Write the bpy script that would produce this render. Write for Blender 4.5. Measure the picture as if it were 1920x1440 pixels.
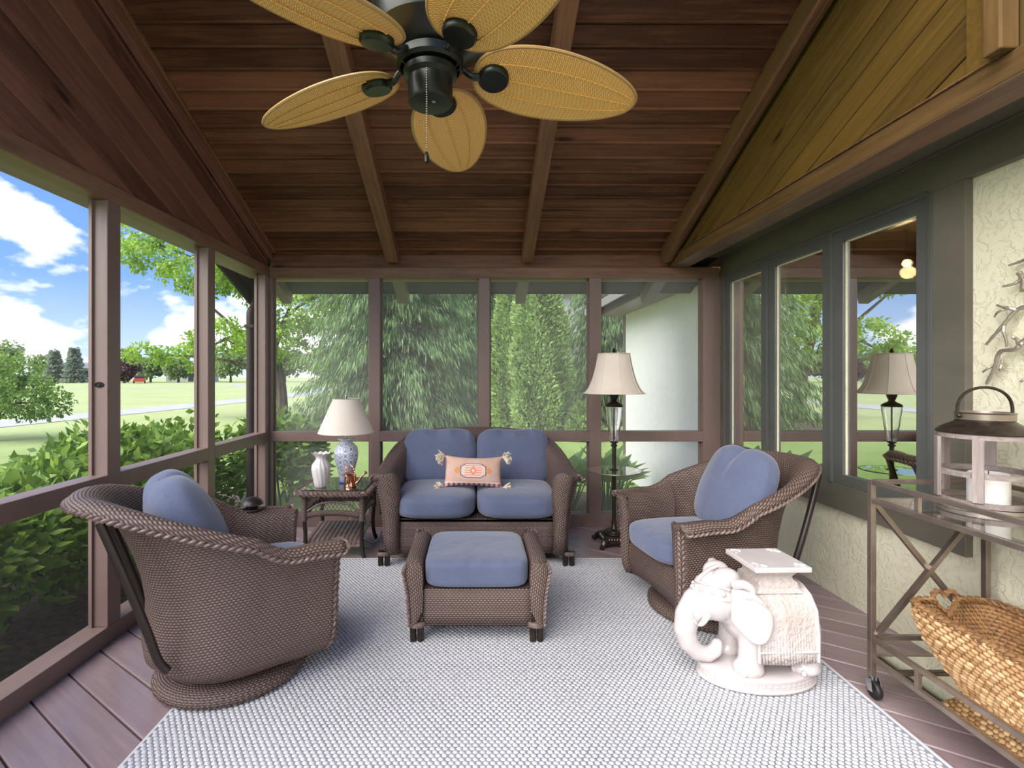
import bpy, bmesh, math, random
import numpy as np
from mathutils import Vector, Matrix

for o in list(bpy.data.objects):
    bpy.data.objects.remove(o)
SC = bpy.context.scene
COL = SC.collection
R = math.radians
random.seed(7)
RNG = np.random.default_rng(11)

# ------------------------------------------------------------------ camera
H_CAM, F_PX, VPX, VPY = 1.3, 950.0, 893.0, 703.0
cd = bpy.data.cameras.new('camera')
cam = bpy.data.objects.new('camera', cd)
COL.objects.link(cam)
cam.location = (0, 0, H_CAM)
cam.rotation_euler = (R(90), 0, 0)
cd.sensor_width = 36
cd.lens = F_PX / 1920 * 36
cd.shift_x = (960 - VPX) / 1920
cd.shift_y = -(720 - VPY) / 1920
cd.clip_start = 0.05
cd.clip_end = 600
SC.camera = cam

# ------------------------------------------------------------------ light, exposure
SC.view_settings.view_transform = 'Standard'
SC.view_settings.look = 'None'
SC.view_settings.gamma = 1
SC.view_settings.use_curve_mapping = False
SC.view_settings.exposure = 0.88

def add_sun():
    l = bpy.data.lights.new('sun', 'SUN')
    l.energy = 4.8
    l.angle = R(70)
    l.color = (1.0, 0.955, 0.90)
    o = bpy.data.objects.new('sun', l)
    COL.objects.link(o)
    d = Vector((0.70, 0.62, -0.76)).normalized()      # travel direction of the light
    o.rotation_euler = d.to_track_quat('-Z', 'Y').to_euler()
    o.location = (-6, -10, 12)
add_sun()

def make_world():
    w = bpy.data.worlds.new('sky')
    SC.world = w
    w.use_nodes = True
    nt = w.node_tree
    N, L = nt.nodes, nt.links
    N.clear()
    out = N.new('ShaderNodeOutputWorld')
    bg = N.new('ShaderNodeBackground')
    bg.inputs['Strength'].default_value = 0.98
    tc = N.new('ShaderNodeTexCoord')
    sep = N.new('ShaderNodeSeparateXYZ')
    L.new(tc.outputs['Generated'], sep.inputs[0])
    ramp = N.new('ShaderNodeValToRGB')
    L.new(sep.outputs['Z'], ramp.inputs[0])
    e = ramp.color_ramp.elements
    e[0].position = 0.0
    e[0].color = (0.52, 0.64, 0.80, 1)
    e[1].position = 0.55
    e[1].color = (0.07, 0.19, 0.52, 1)
    m = ramp.color_ramp.elements.new(0.16)
    m.color = (0.17, 0.33, 0.70, 1)
    # cumulus clouds: layered noise over the direction
    mp = N.new('ShaderNodeMapping')
    mp.inputs['Scale'].default_value = (1.0, 1.0, 1.9)
    mp.inputs['Location'].default_value = (0.33, 0.12, 0.05)
    L.new(tc.outputs['Generated'], mp.inputs[0])
    n1 = N.new('ShaderNodeTexNoise')
    n1.inputs['Scale'].default_value = 4.4
    n1.inputs['Detail'].default_value = 9
    n1.inputs['Roughness'].default_value = 0.52
    L.new(mp.outputs[0], n1.inputs['Vector'])
    # coverage grows toward the horizon
    cov = N.new('ShaderNodeMapRange')
    cov.inputs['From Min'].default_value = 0.02
    cov.inputs['From Max'].default_value = 0.42
    cov.inputs['To Min'].default_value = 0.075
    cov.inputs['To Max'].default_value = -0.045
    L.new(sep.outputs['Z'], cov.inputs[0])
    ad = N.new('ShaderNodeMath')
    ad.operation = 'ADD'
    L.new(n1.outputs['Fac'], ad.inputs[0])
    L.new(cov.outputs[0], ad.inputs[1])
    cr = N.new('ShaderNodeValToRGB')
    cr.color_ramp.elements[0].position = 0.515
    cr.color_ramp.elements[1].position = 0.575
    L.new(ad.outputs[0], cr.inputs[0])
    ccol = N.new('ShaderNodeValToRGB')
    ccol.color_ramp.elements[0].position = 0.5
    ccol.color_ramp.elements[0].color = (1.0, 1.0, 1.0, 1)
    ccol.color_ramp.elements[1].position = 0.75
    ccol.color_ramp.elements[1].color = (0.80, 0.83, 0.90, 1)
    L.new(ad.outputs[0], ccol.inputs[0])
    mx = N.new('ShaderNodeMixRGB')
    L.new(cr.outputs[0], mx.inputs[0])
    L.new(ramp.outputs[0], mx.inputs[1])
    L.new(ccol.outputs[0], mx.inputs[2])
    L.new(mx.outputs[0], bg.inputs['Color'])
    L.new(bg.outputs[0], out.inputs[0])
make_world()

# ------------------------------------------------------------------ pixel helpers (direction only; distance from what is touched)
def gp(px, py, z=0.0):
    d = F_PX * (H_CAM - z) / (py - VPY)
    return Vector(((px - VPX) * d / F_PX, d, z))
def xp(px, py, X):
    d = F_PX * X / (px - VPX)
    return Vector((X, d, H_CAM - (py - VPY) * d / F_PX))
def yp(px, py, Y):
    return Vector(((px - VPX) * Y / F_PX, Y, H_CAM - (py - VPY) * Y / F_PX))

# ------------------------------------------------------------------ geometry collector
class G:
    def __init__(s):
        s.v, s.f, s.uv = [], [], []
    def quad(s, a, b, c, d, uv=None):
        i = len(s.v)
        s.v += [tuple(a), tuple(b), tuple(c), tuple(d)]
        s.f.append((i, i + 1, i + 2, i + 3))
        if uv is None:
            w = (Vector(b) - Vector(a)).length
            h = (Vector(d) - Vector(a)).length
            uv = [(0, 0), (w, 0), (w, h), (0, h)]
        s.uv.append(uv)
        return s
    def box(s, x0, x1, y0, y1, z0, z1, M=None):
        p = [Vector((x, y, z)) for z in (z0, z1) for y in (y0, y1) for x in (x0, x1)]
        if M is not None:
            p = [M @ q for q in p]
        i = len(s.v)
        s.v += [tuple(q) for q in p]
        for q in ((0, 1, 5, 4), (1, 3, 7, 5), (3, 2, 6, 7), (2, 0, 4, 6), (4, 5, 7, 6), (2, 3, 1, 0)):
            s.f.append(tuple(i + k for k in q))
            w = (p[q[1]] - p[q[0]]).length
            h = (p[q[3]] - p[q[0]]).length
            s.uv.append([(0, 0), (w, 0), (w, h), (0, h)])
        return s
    def grid(s, P, cu=False, cv=False, skip=None):
        """P[u][v]; closed by repeating the first row/column"""
        P = [[Vector(q) for q in row] for row in P]
        if cv:
            P = [row + [row[0]] for row in P]
        if cu:
            P = P + [P[0]]
        nu, nv = len(P), len(P[0])
        U = [[0.0] * nv for _ in range(nu)]
        V = [[0.0] * nv for _ in range(nu)]
        for j in range(nv):
            for i in range(1, nu):
                U[i][j] = U[i - 1][j] + (P[i][j] - P[i - 1][j]).length
        for i in range(nu):
            for j in range(1, nv):
                V[i][j] = V[i][j - 1] + (P[i][j] - P[i][j - 1]).length
        jm = nv // 2
        b = len(s.v)
        for row in P:
            s.v += [tuple(q) for q in row]
        for i in range(nu - 1):
            for j in range(nv - 1):
                if skip and skip((P[i][j] + P[i + 1][j + 1]) / 2):
                    continue
                s.f.append((b + i * nv + j, b + (i + 1) * nv + j, b + (i + 1) * nv + j + 1, b + i * nv + j + 1))
                s.uv.append([(U[i][jm], V[i][j]), (U[i + 1][jm], V[i + 1][j]),
                             (U[i + 1][jm], V[i + 1][j + 1]), (U[i][jm], V[i][j + 1])])
        return s
    def ngon(s, pts):
        i = len(s.v)
        s.v += [tuple(p) for p in pts]
        s.f.append(tuple(range(i, i + len(pts))))
        s.uv.append([(p[0], p[1]) for p in pts])
        return s
    def lathe(s, prof, n=24, c=(0, 0, 0), ax=None, fn=None):
        """prof [(r,z)]; fn(angle, r, z)->r modulates"""
        rows = []
        for k in range(n):
            a = 2 * math.pi * k / n
            row = []
            for r, z in prof:
                rr = fn(a, r, z) if fn else r
                p = Vector((rr * math.cos(a), rr * math.sin(a), z))
                if ax is not None:
                    p = ax @ p
                row.append(p + Vector(c))
            rows.append(row)
        s.grid(rows, cu=True)
        return s
    def tube(s, path, r, n=8, closed=False, caps=True, sq=False):
        path = [Vector(p) for p in path]
        m = len(path)
        rs = r if isinstance(r, (list, tuple)) else [r] * m
        up = Vector((0, 0, 1))
        rows = []
        prev = None
        for i, p in enumerate(path):
            if closed:
                t = path[(i + 1) % m] - path[i - 1]
            else:
                t = path[min(i + 1, m - 1)] - path[max(i - 1, 0)]
            if t.length < 1e-9:
                t = Vector((0, 0, 1))
            t.normalize()
            if prev is None:
                a = up if abs(t.z) < 0.95 else Vector((1, 0, 0))
                x = t.cross(a).normalized()
            else:
                x = (prev - t * prev.dot(t))
                x = x.normalized() if x.length > 1e-6 else t.orthogonal().normalized()
            prev = x
            y = t.cross(x)
            ph = math.pi / n if sq else 0
            rows.append([p + (x * math.cos(2 * math.pi * k / n + ph) + y * math.sin(2 * math.pi * k / n + ph)) * rs[i] for k in range(n)])
        b = len(s.v)
        s.grid(rows, cu=closed, cv=True)
        if caps and not closed:
            s.ngon(list(reversed(rows[0])))
            s.ngon(rows[-1])
        return s
    def sphere(s, c, r, nu=16, nv=10, sc=(1, 1, 1)):
        prof = [(max(r * math.sin(math.pi * k / nv), 1e-4), -r * math.cos(math.pi * k / nv)) for k in range(nv + 1)]
        return s.lathe(prof, nu, c, Matrix.Diagonal(Vector(sc)))
    def build(s, name, mat, parent=None, smooth=True, bevel=0, merge=True, sub=0, solid=0, auto=None):
        me = bpy.data.meshes.new(name)
        me.from_pydata(s.v, [], s.f)
        uvl = me.uv_layers.new(name='UVMap')
        flat = [c for f in s.uv for uv in f for c in uv]
        uvl.data.foreach_set('uv', flat)
        bm = bmesh.new()
        bm.from_mesh(me)
        if merge:
            bmesh.ops.remove_doubles(bm, verts=bm.verts, dist=2e-5)
        bmesh.ops.recalc_face_normals(bm, faces=bm.faces)
        if bevel:
            bmesh.ops.bevel(bm, geom=bm.edges[:], offset=bevel, segments=2, profile=0.6, affect='EDGES')
        bm.to_mesh(me)
        bm.free()
        if smooth:
            me.polygons.foreach_set('use_smooth', [True] * len(me.polygons))
            me.set_sharp_from_angle(angle=R(auto if auto else 42))
        me.materials.append(mat)
        o = bpy.data.objects.new(name, me)
        COL.objects.link(o)
        if parent is not None:
            o.parent = parent
        if solid:
            md = o.modifiers.new('solid', 'SOLIDIFY')
            md.thickness = solid
            md.offset = -1
        if sub:
            md = o.modifiers.new('sub', 'SUBSURF')
            md.levels = sub
            md.render_levels = sub
        return o

def tag(o, label, cat, group=None, kind=None):
    o['label'] = label
    o['category'] = cat
    if group:
        o['group'] = group
    if kind:
        o['kind'] = kind
    return o
def thing(name, label, cat, loc=(0, 0, 0), rz=0, group=None, kind=None):
    o = bpy.data.objects.new(name, None)
    o.empty_display_size = 0.05
    COL.objects.link(o)
    o.location = loc
    o.rotation_euler = (0, 0, rz)
    return tag(o, label, cat, group, kind)
def bx(name, mat, parent, x0, x1, y0, y1, z0, z1, bevel=0.004):
    return G().box(x0, x1, y0, y1, z0, z1).build(name, mat, parent, smooth=False, bevel=bevel)
def lerp(a, b, t):
    return a + (b - a) * t
def clamp(x, a=0, b=1):
    return max(a, min(b, x))
def sm(t):
    t = clamp(t)
    return t * t * (3 - 2 * t)
def spline(pts, n):
    """Catmull-Rom through pts"""
    pts = [Vector(p) for p in pts]
    P = [pts[0] * 2 - pts[1]] + pts + [pts[-1] * 2 - pts[-2]]
    out = []
    m = len(pts) - 1
    for i in range(n):
        t = i / (n - 1) * m
        k = min(int(t), m - 1)
        u = t - k
        a, b, c, d = P[k:k + 4]
        out.append(0.5 * ((2 * b) + (c - a) * u + (2 * a - 5 * b + 4 * c - d) * u * u + (3 * b - a - 3 * c + d) * u ** 3))
    return out

# ------------------------------------------------------------------ materials
class NT:
    def __init__(s, name):
        s.m = bpy.data.materials.new(name)
        s.m.use_nodes = True
        s.t = s.m.node_tree
        s.b = s.t.nodes['Principled BSDF']
        s.out = s.t.nodes['Material Output']
    def n(s, typ, **kw):
        nd = s.t.nodes.new('ShaderNode' + typ)
        for k, v in kw.items():
            if hasattr(nd, k) and k not in nd.inputs:
                setattr(nd, k, v)
            else:
                s.set(nd.inputs[k], v)
        return nd
    def set(s, sock, v):
        if hasattr(v, 'is_linked') or hasattr(v, 'links'):
            s.t.links.new(v, sock)
        else:
            if isinstance(v, (tuple, list)) and len(v) == 3 and sock.type == 'RGBA':
                v = (*v, 1)
            sock.default_value = v
    def math(s, op, a, b=None, c=None):
        nd = s.t.nodes.new('ShaderNodeMath')
        nd.operation = op
        s.set(nd.inputs[0], a)
        if b is not None:
            s.set(nd.inputs[1], b)
        if c is not None:
            s.set(nd.inputs[2], c)
        return nd.outputs[0]
    def mix(s, f, a, b, mode='MIX'):
        nd = s.t.nodes.new('ShaderNodeMixRGB')
        nd.blend_type = mode
        s.set(nd.inputs[0], f)
        s.set(nd.inputs[1], a)
        s.set(nd.inputs[2], b)
        return nd.outputs[0]
    def ramp(s, f, stops):
        nd = s.t.nodes.new('ShaderNodeValToRGB')
        s.set(nd.inputs[0], f)
        el = nd.color_ramp.elements
        while len(el) < len(stops):
            el.new(0.5)
        for e, (p, c) in zip(el, stops):
            e.position = p
            e.color = (*c, 1) if len(c) == 3 else c
        return nd.outputs[0]
    def coord(s, kind='Object', scale=(1, 1, 1), off=None):
        tc = s.n('TexCoord')
        v = tc.outputs[kind]
        if off is not None:
            va = s.n('VectorMath', operation='ADD')
            s.set(va.inputs[0], v)
            s.set(va.inputs[1], off)
            v = va.outputs[0]
        mp = s.n('Mapping')
        mp.inputs['Scale'].default_value = scale
        s.set(mp.inputs[0], v)
        return mp.outputs[0]
    def noise(s, vec, scale=5, detail=4, rough=0.5, dist=0.0):
        nd = s.n('TexNoise')
        s.set(nd.inputs['Vector'], vec)
        nd.inputs['Scale'].default_value = scale
        nd.inputs['Detail'].default_value = detail
        nd.inputs['Roughness'].default_value = rough
        nd.inputs['Distortion'].default_value = dist
        return nd.outputs['Fac']
    def bump(s, h, strength=0.3, dist=0.01):
        nd = s.n('Bump')
        nd.inputs['Strength'].default_value = strength
        nd.inputs['Distance'].default_value = dist
        s.set(nd.inputs['Height'], h)
        s.t.links.new(nd.outputs[0], s.b.inputs['Normal'])
    def fin(s, color=None, rough=0.5, metal=0.0, spec=0.5, **kw):
        if color is not None:
            s.set(s.b.inputs['Base Color'], color)
        s.set(s.b.inputs['Roughness'], rough)
        s.set(s.b.inputs['Metallic'], metal)
        s.set(s.b.inputs['Specular IOR Level'], spec)
        for k, v in kw.items():
            s.set(s.b.inputs[k.replace('_', ' ')], v)
        return s.m

def simple(name, c, rough=0.5, metal=0.0, spec=0.5, c2=None, sc=6.0, bump=0.0, bsc=40.0, stretch=(1, 1, 1), **kw):
    t = NT(name)
    v = t.coord('Object', stretch)
    col = c
    if c2:
        col = t.mix(t.ramp(t.noise(v, sc, 5), [(0.35, (0, 0, 0)), (0.68, (1, 1, 1))]), c, c2)
    if bump:
        t.bump(t.noise(v, bsc, 4), bump, 0.01)
    return t.fin(col, rough, metal, spec, **kw)

def wood(name, dark, light, rough=0.55, knots=True, vary=0.35, bump=0.25, gs=1.0):
    """grain along local X; tone differs from board to board"""
    t = NT(name)
    oi = t.n('ObjectInfo')
    off = t.n('CombineXYZ')
    for k, f in zip('XYZ', (37.0, 17.0, 53.0)):
        t.set(off.inputs[k], t.math('MULTIPLY', oi.outputs['Random'], f))
    v = t.coord('Object', (1.2 * gs, 16 * gs, 16 * gs), off.outputs[0])
    v2 = t.coord('Object', (1, 1, 1), off.outputs[0])
    g = t.noise(v, 2.2, 6, 0.62, 0.6)
    blot = t.noise(v2, 1.7, 3)
    f = t.math('ADD', t.math('MULTIPLY', g, 0.75), t.math('MULTIPLY', blot, 0.45))
    f = t.math('ADD', f, t.math('MULTIPLY', t.math('SUBTRACT', oi.outputs['Random'], 0.5), vary))
    col = t.ramp(f, [(0.36, dark), (0.82, light)])
    h = g
    if knots:
        vo = t.n('TexVoronoi')
        t.set(vo.inputs['Vector'], t.coord('Object', (1.5, 5.2, 5.2), off.outputs[0]))
        vo.inputs['Scale'].default_value = 1.0
        kn = t.ramp(vo.outputs['Distance'], [(0.05, (1, 1, 1)), (0.13, (0, 0, 0))])
        col = t.mix(t.math('MULTIPLY', kn, 0.85), col, tuple(c * 0.18 for c in dark))
    t.bump(h, bump, 0.004)
    return t.fin(col, rough, 0, 0.35)

def weave(name, dark, mid, light, pu=0.013, pv=0.0085, rough=0.5, bump=0.9, sheen=0.0):
    """strands woven over stakes, in UV metres"""
    t = NT(name)
    tc = t.n('TexCoord')
    sp = t.n('SeparateXYZ')
    t.set(sp.inputs[0], tc.outputs['UV'])
    u = t.math('DIVIDE', sp.outputs[0], pu)
    v = t.math('DIVIDE', sp.outputs[1], pv)
    row = t.math('FLOOR', v)
    half = t.math('MULTIPLY', t.math('MODULO', row, 2.0), 0.5)
    uu = t.math('ADD', u, half)
    a = t.math('MULTIPLY_ADD', t.math('COSINE', t.math('MULTIPLY', uu, 2 * math.pi)), 0.5, 0.5)
    b = t.math('SINE', t.math('MULTIPLY', t.math('FRACT', v), math.pi))
    b = t.math('POWER', t.math('ABSOLUTE', b), 0.7)
    h = t.math('MULTIPLY', b, t.math('MULTIPLY_ADD', a, 0.75, 0.25))
    nz = t.noise(t.coord('Object'), 9, 3)
    lt = t.mix(nz, mid, light)
    col = t.ramp(h, [(0.05, dark), (0.35, mid)])
    col = t.mix(t.ramp(h, [(0.4, (0, 0, 0)), (0.95, (1, 1, 1))]), col, lt)
    t.bump(h, bump, 0.004)
    return t.fin(col, rough, 0, 0.5)

def glass(name, tint=(1, 1, 1), rough=0.0, ior=1.45):
    t = NT(name)
    return t.fin(tint, rough, 0, 0.5, Transmission_Weight=1.0, IOR=ior)

def screen_mat(name, cover, c):
    t = NT(name)
    t.t.nodes.remove(t.b)
    tr = t.n('BsdfTransparent')
    df = t.n('BsdfDiffuse', Color=c)
    mx = t.n('MixShader')
    tc = t.coord('Object', (1, 1, 1))
    cov = t.math('MULTIPLY_ADD', t.noise(tc, 2.0, 3), cover * 0.5, cover * 0.75)
    t.set(mx.inputs[0], cov)
    t.t.links.new(tr.outputs[0], mx.inputs[1])
    t.t.links.new(df.outputs[0], mx.inputs[2])
    t.t.links.new(mx.outputs[0], t.out.inputs[0])
    return t.m

def window_glass(name):
    """coated house glass: strong mirror reflection, dim view into the room"""
    t = NT(name)
    t.t.nodes.remove(t.b)
    tr = t.n('BsdfTransparent', Color=(0.85, 0.86, 0.82))
    gl = t.n('BsdfGlossy', Color=(0.95, 0.96, 0.93), Roughness=0.0)
    mx = t.n('MixShader')
    mx.inputs[0].default_value = 0.74
    t.t.links.new(tr.outputs[0], mx.inputs[1])
    t.t.links.new(gl.outputs[0], mx.inputs[2])
    t.t.links.new(mx.outputs[0], t.out.inputs[0])
    return t.m

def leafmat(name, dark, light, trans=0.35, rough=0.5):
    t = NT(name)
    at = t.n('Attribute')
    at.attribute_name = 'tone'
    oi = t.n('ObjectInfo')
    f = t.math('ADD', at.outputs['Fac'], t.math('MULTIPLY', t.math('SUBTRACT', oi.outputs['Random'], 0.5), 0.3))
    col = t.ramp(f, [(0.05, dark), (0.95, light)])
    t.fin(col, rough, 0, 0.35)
    tl = t.n('BsdfTranslucent')
    t.set(tl.inputs[0], t.mix(0.5, col, light))
    mx = t.n('MixShader')
    mx.inputs[0].default_value = trans
    t.t.links.new(t.b.outputs[0], mx.inputs[1])
    t.t.links.new(tl.outputs[0], mx.inputs[2])
    t.t.links.new(mx.outputs[0], t.out.inputs[0])
    return t.m

def fabric(name, c, c2, sc=900, bump=0.5):
    t = NT(name)
    v = t.coord('Object')
    n = t.noise(v, 260, 2, 0.7)
    big = t.noise(v, 5, 3)
    f = t.math('ADD', t.math('MULTIPLY', n, 0.7), t.math('MULTIPLY', big, 0.3))
    col = t.ramp(f, [(0.3, c), (0.72, c2)])
    fold = t.noise(t.coord('Object', (1.0, 1.0, 0.6)), 7, 3, 0.5, 0.6)
    t.bump(t.math('ADD', t.math('MULTIPLY', n, 0.15), fold), bump, 0.02)
    return t.fin(col, 0.9, 0, 0.2, Sheen_Weight=0.35, Sheen_Roughness=0.5)

M_CEIL = wood('ceiling_cedar', (0.070, 0.026, 0.013), (0.235, 0.100, 0.050), 0.5, vary=0.38)
M_GABL = wood('gable_cedar_red', (0.060, 0.024, 0.018), (0.200, 0.086, 0.060), 0.45, vary=0.3)
M_GABR = wood('gable_yellow_cast', (0.064, 0.037, 0.007), (0.148, 0.085, 0.016), 0.5, vary=0.25)  # right gable boards: yellow light cast put into the wood colour
M_BEAM = wood('beam_stained', (0.090, 0.046, 0.032), (0.230, 0.125, 0.082), 0.5, knots=False, vary=0.2)
M_BEAMR = wood('beam_olive', (0.066, 0.037, 0.012), (0.165, 0.092, 0.032), 0.5, knots=False, vary=0.2)
M_RAFT = wood('rafter_sawn', (0.085, 0.040, 0.020), (0.250, 0.122, 0.062), 0.6, knots=False, vary=0.1, bump=0.5)
M_POST = simple('brown_paint', (0.165, 0.108, 0.090), 0.42, c2=(0.205, 0.138, 0.118), sc=3, bump=0.12, bsc=30, stretch=(1, 1, .2))
M_FLOOR = wood('deck_paint', (0.205, 0.145, 0.145), (0.30, 0.220, 0.222), 0.24, knots=False, vary=0.25, bump=0.15)
M_UNDER = simple('dark_gap', (0.012, 0.009, 0.008), 0.9)
def stucco(name, c1, c2):
    t = NT(name)
    v = t.coord('Object')
    n1 = t.noise(v, 16, 6, 0.6, 1.6)
    n2 = t.noise(v, 55, 3, 0.6)
    hh = t.ramp(n1, [(0.42, (0, 0, 0)), (0.5, (1, 1, 1))])
    t.bump(t.math('ADD', t.math('MULTIPLY', hh, 0.6), t.math('MULTIPLY', n2, 0.3)), 0.45, 0.012)
    scr = t.ramp(t.noise(v, 22, 4, 0.65, 2.2), [(0.30, (1, 1, 1)), (0.36, (0, 0, 0))])
    col = t.mix(t.math('MULTIPLY', scr, 0.55), t.mix(t.noise(v, 3), c1, c2), tuple(c * 0.55 for c in c1))
    return t.fin(col, 0.85, 0, 0.25)
M_STUC = stucco('stucco_cream', (0.68, 0.635, 0.45), (0.75, 0.71, 0.54))
M_STUCW = stucco('stucco_lit', (0.80, 0.79, 0.74), (0.84, 0.83, 0.79))  # wing copy of the house stucco, whitened to stand in for daylight
M_TRIM = simple('olive_trim', (0.105, 0.093, 0.070), 0.5, c2=(0.145, 0.128, 0.100), sc=5, bump=0.2, bsc=18, stretch=(1, .3, 1))
M_SASH = simple('sash_grey', (0.085, 0.086, 0.080), 0.32, c2=(0.10, 0.10, 0.094), sc=3)
M_WGLASS = window_glass('house_glass')
M_SCRB = screen_mat('insect_screen_back', 0.22, (0.55, 0.54, 0.49))
M_SCRL = screen_mat('insect_screen_left', 0.13, (0.42, 0.42, 0.40))
M_WICK = weave('wicker_brown', (0.014, 0.008, 0.006), (0.135, 0.086, 0.068), (0.30, 0.215, 0.185), pu=0.0175, pv=0.0105)
M_WICKV = weave('wicker_brown_fine', (0.014, 0.008, 0.006), (0.125, 0.080, 0.063), (0.27, 0.192, 0.165), pu=0.019, pv=0.0095)
M_BRAID = simple('wicker_braid', (0.115, 0.074, 0.060), 0.45, c2=(0.20, 0.14, 0.118), sc=40)
M_TUBEB = simple('brown_metal_tube', (0.030, 0.020, 0.018), 0.35, 0.2)
M_BLUE = fabric('denim_blue', (0.082, 0.098, 0.162), (0.138, 0.158, 0.242))
M_CERW = simple('white_glaze', (0.80, 0.755, 0.735), 0.16, spec=0.6, c2=(0.74, 0.66, 0.62), sc=4, bump=0.08, bsc=45)
M_CERE = None
M_BRONZE = simple('brushed_bronze', (0.27, 0.215, 0.175), 0.32, 0.8, c2=(0.36, 0.295, 0.245), sc=14)
M_DBRONZE = simple('oil_bronze', (0.030, 0.022, 0.018), 0.3, 0.55, c2=(0.06, 0.043, 0.032), sc=30)
M_FANM = simple('fan_iron', (0.014, 0.016, 0.012), 0.32, 0.6, c2=(0.03, 0.033, 0.024), sc=9)
M_RATT = weave('rattan_blade', (0.42, 0.21, 0.045), (0.82, 0.48, 0.13), (0.95, 0.64, 0.24), pu=0.020, pv=0.0065, rough=0.55, bump=0.6)
M_RATTE = simple('rattan_edge', (0.36, 0.22, 0.07), 0.5)
M_SHADE = simple('linen_shade', (0.86, 0.76, 0.66), 0.85, c2=(0.89, 0.80, 0.71), sc=12, bump=0.1, bsc=300)
M_SHADE2 = simple('silk_shade', (0.84, 0.73, 0.61), 0.8, c2=(0.88, 0.78, 0.67), sc=9)
def translucent(m, fac, c):
    nt = m.node_tree
    pb = nt.nodes['Principled BSDF']
    tl_ = nt.nodes.new('ShaderNodeBsdfTranslucent')
    tl_.inputs[0].default_value = (*c, 1)
    mx = nt.nodes.new('ShaderNodeMixShader')
    mx.inputs[0].default_value = fac
    nt.links.new(pb.outputs[0], mx.inputs[1]); nt.links.new(tl_.outputs[0], mx.inputs[2])
    nt.links.new(mx.outputs[0], nt.nodes['Material Output'].inputs[0])
translucent(M_SHADE, .18, (.98, .88, .76))
translucent(M_SHADE2, .18, (.98, .86, .72))
M_COPPER = simple('copper', (0.86, 0.42, 0.26), 0.16, 1.0)
M_GLASS = glass('clear_glass')
M_MIRROR = simple('mirror_shelf', (0.78, 0.80, 0.78), 0.03, 1.0)
M_STEEL = simple('steel', (0.55, 0.55, 0.55), 0.25, 1.0)
M_RUBBER = simple('black_rubber', (0.012, 0.012, 0.012), 0.45)
M_WAX = simple('white_wax', (0.86, 0.84, 0.80), 0.35, Subsurface_Weight=0.15)
M_GREYW = wood('weathered_grey_wood', (0.15, 0.118, 0.105), (0.36, 0.30, 0.275), 0.7, knots=False, vary=0.15, gs=2.0)
M_ANTQ = simple('antique_silver', (0.58, 0.51, 0.42), 0.34, 0.75, c2=(0.42, 0.36, 0.29), sc=12, bump=0.2, bsc=30)
M_POM = simple('cream_yarn', (0.72, 0.60, 0.46), 0.95, c2=(0.82, 0.72, 0.58), sc=60, bump=0.8, bsc=160)
M_RUGB = simple('rug_slate', (0.17, 0.18, 0.225), 0.95, c2=(0.26, 0.275, 0.32), sc=2.2, bump=0.3, bsc=180)
M_RUGK = simple('rug_ivory', (0.47, 0.458, 0.468), 0.95, c2=(0.55, 0.538, 0.54), sc=1.6, bump=0.2, bsc=300)
M_RUGE = simple('rug_binding', (0.55, 0.53, 0.54), 0.95)

def hyacinth():
    t = NT('water_hyacinth')
    at = t.n('Attribute')
    at.attribute_name = 'tone'
    n = t.noise(t.coord('Object', (1, 1, 1)), 26, 4, 0.6, 0.8)
    f = t.math('ADD', t.math('MULTIPLY', at.outputs['Fac'], 0.6), t.math('MULTIPLY', n, 0.5))
    col = t.ramp(f, [(0.12, (0.10, 0.045, 0.016)), (0.42, (0.36, 0.19, 0.075)), (0.85, (0.70, 0.47, 0.25))])
    t.bump(t.noise(t.coord('Object'), 120, 3), 0.3, 0.004)
    return t.fin(col, 0.6, 0, 0.35)
M_HYAC = hyacinth()

def bark(name, a, b):
    return simple(name, a, 0.9, c2=b, sc=9, bump=0.7, bsc=22, stretch=(1, 1, .25))
M_BARK = bark('bark', (0.055, 0.042, 0.032), (0.13, 0.105, 0.085))
M_TWIG = bark('dead_twig', (0.20, 0.17, 0.14), (0.36, 0.32, 0.28))
L_HEDGE = leafmat('hedge_leaf', (0.055, 0.14, 0.018), (0.30, 0.46, 0.075))
L_HOSTA = leafmat('hosta_leaf', (0.06, 0.20, 0.045), (0.42, 0.62, 0.16))
L_SPRUCE = leafmat('spruce_needles', (0.038, 0.085, 0.030), (0.235, 0.37, 0.135), 0.25)
L_ARBOR = leafmat('arborvitae_sprays', (0.085, 0.17, 0.042), (0.36, 0.50, 0.17), 0.25)
L_MAPLE = leafmat('maple_leaf', (0.10, 0.22, 0.020), (0.46, 0.66, 0.11), 0.4)
L_SHRUB = leafmat('small_tree_leaf', (0.07, 0.16, 0.025), (0.30, 0.45, 0.10), 0.35)
L_FAR = leafmat('far_leaf', (0.15, 0.23, 0.085), (0.40, 0.50, 0.22), 0.3)  # distance haze put into the leaf colour
L_FARC = leafmat('far_conifer_leaf', (0.24, 0.30, 0.23), (0.42, 0.47, 0.37), 0.2)  # greyed and lightened: far haze put into the needle colour
L_PLUM = leafmat('plum_leaf', (0.07, 0.035, 0.045), (0.16, 0.09, 0.10), 0.2)
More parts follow.
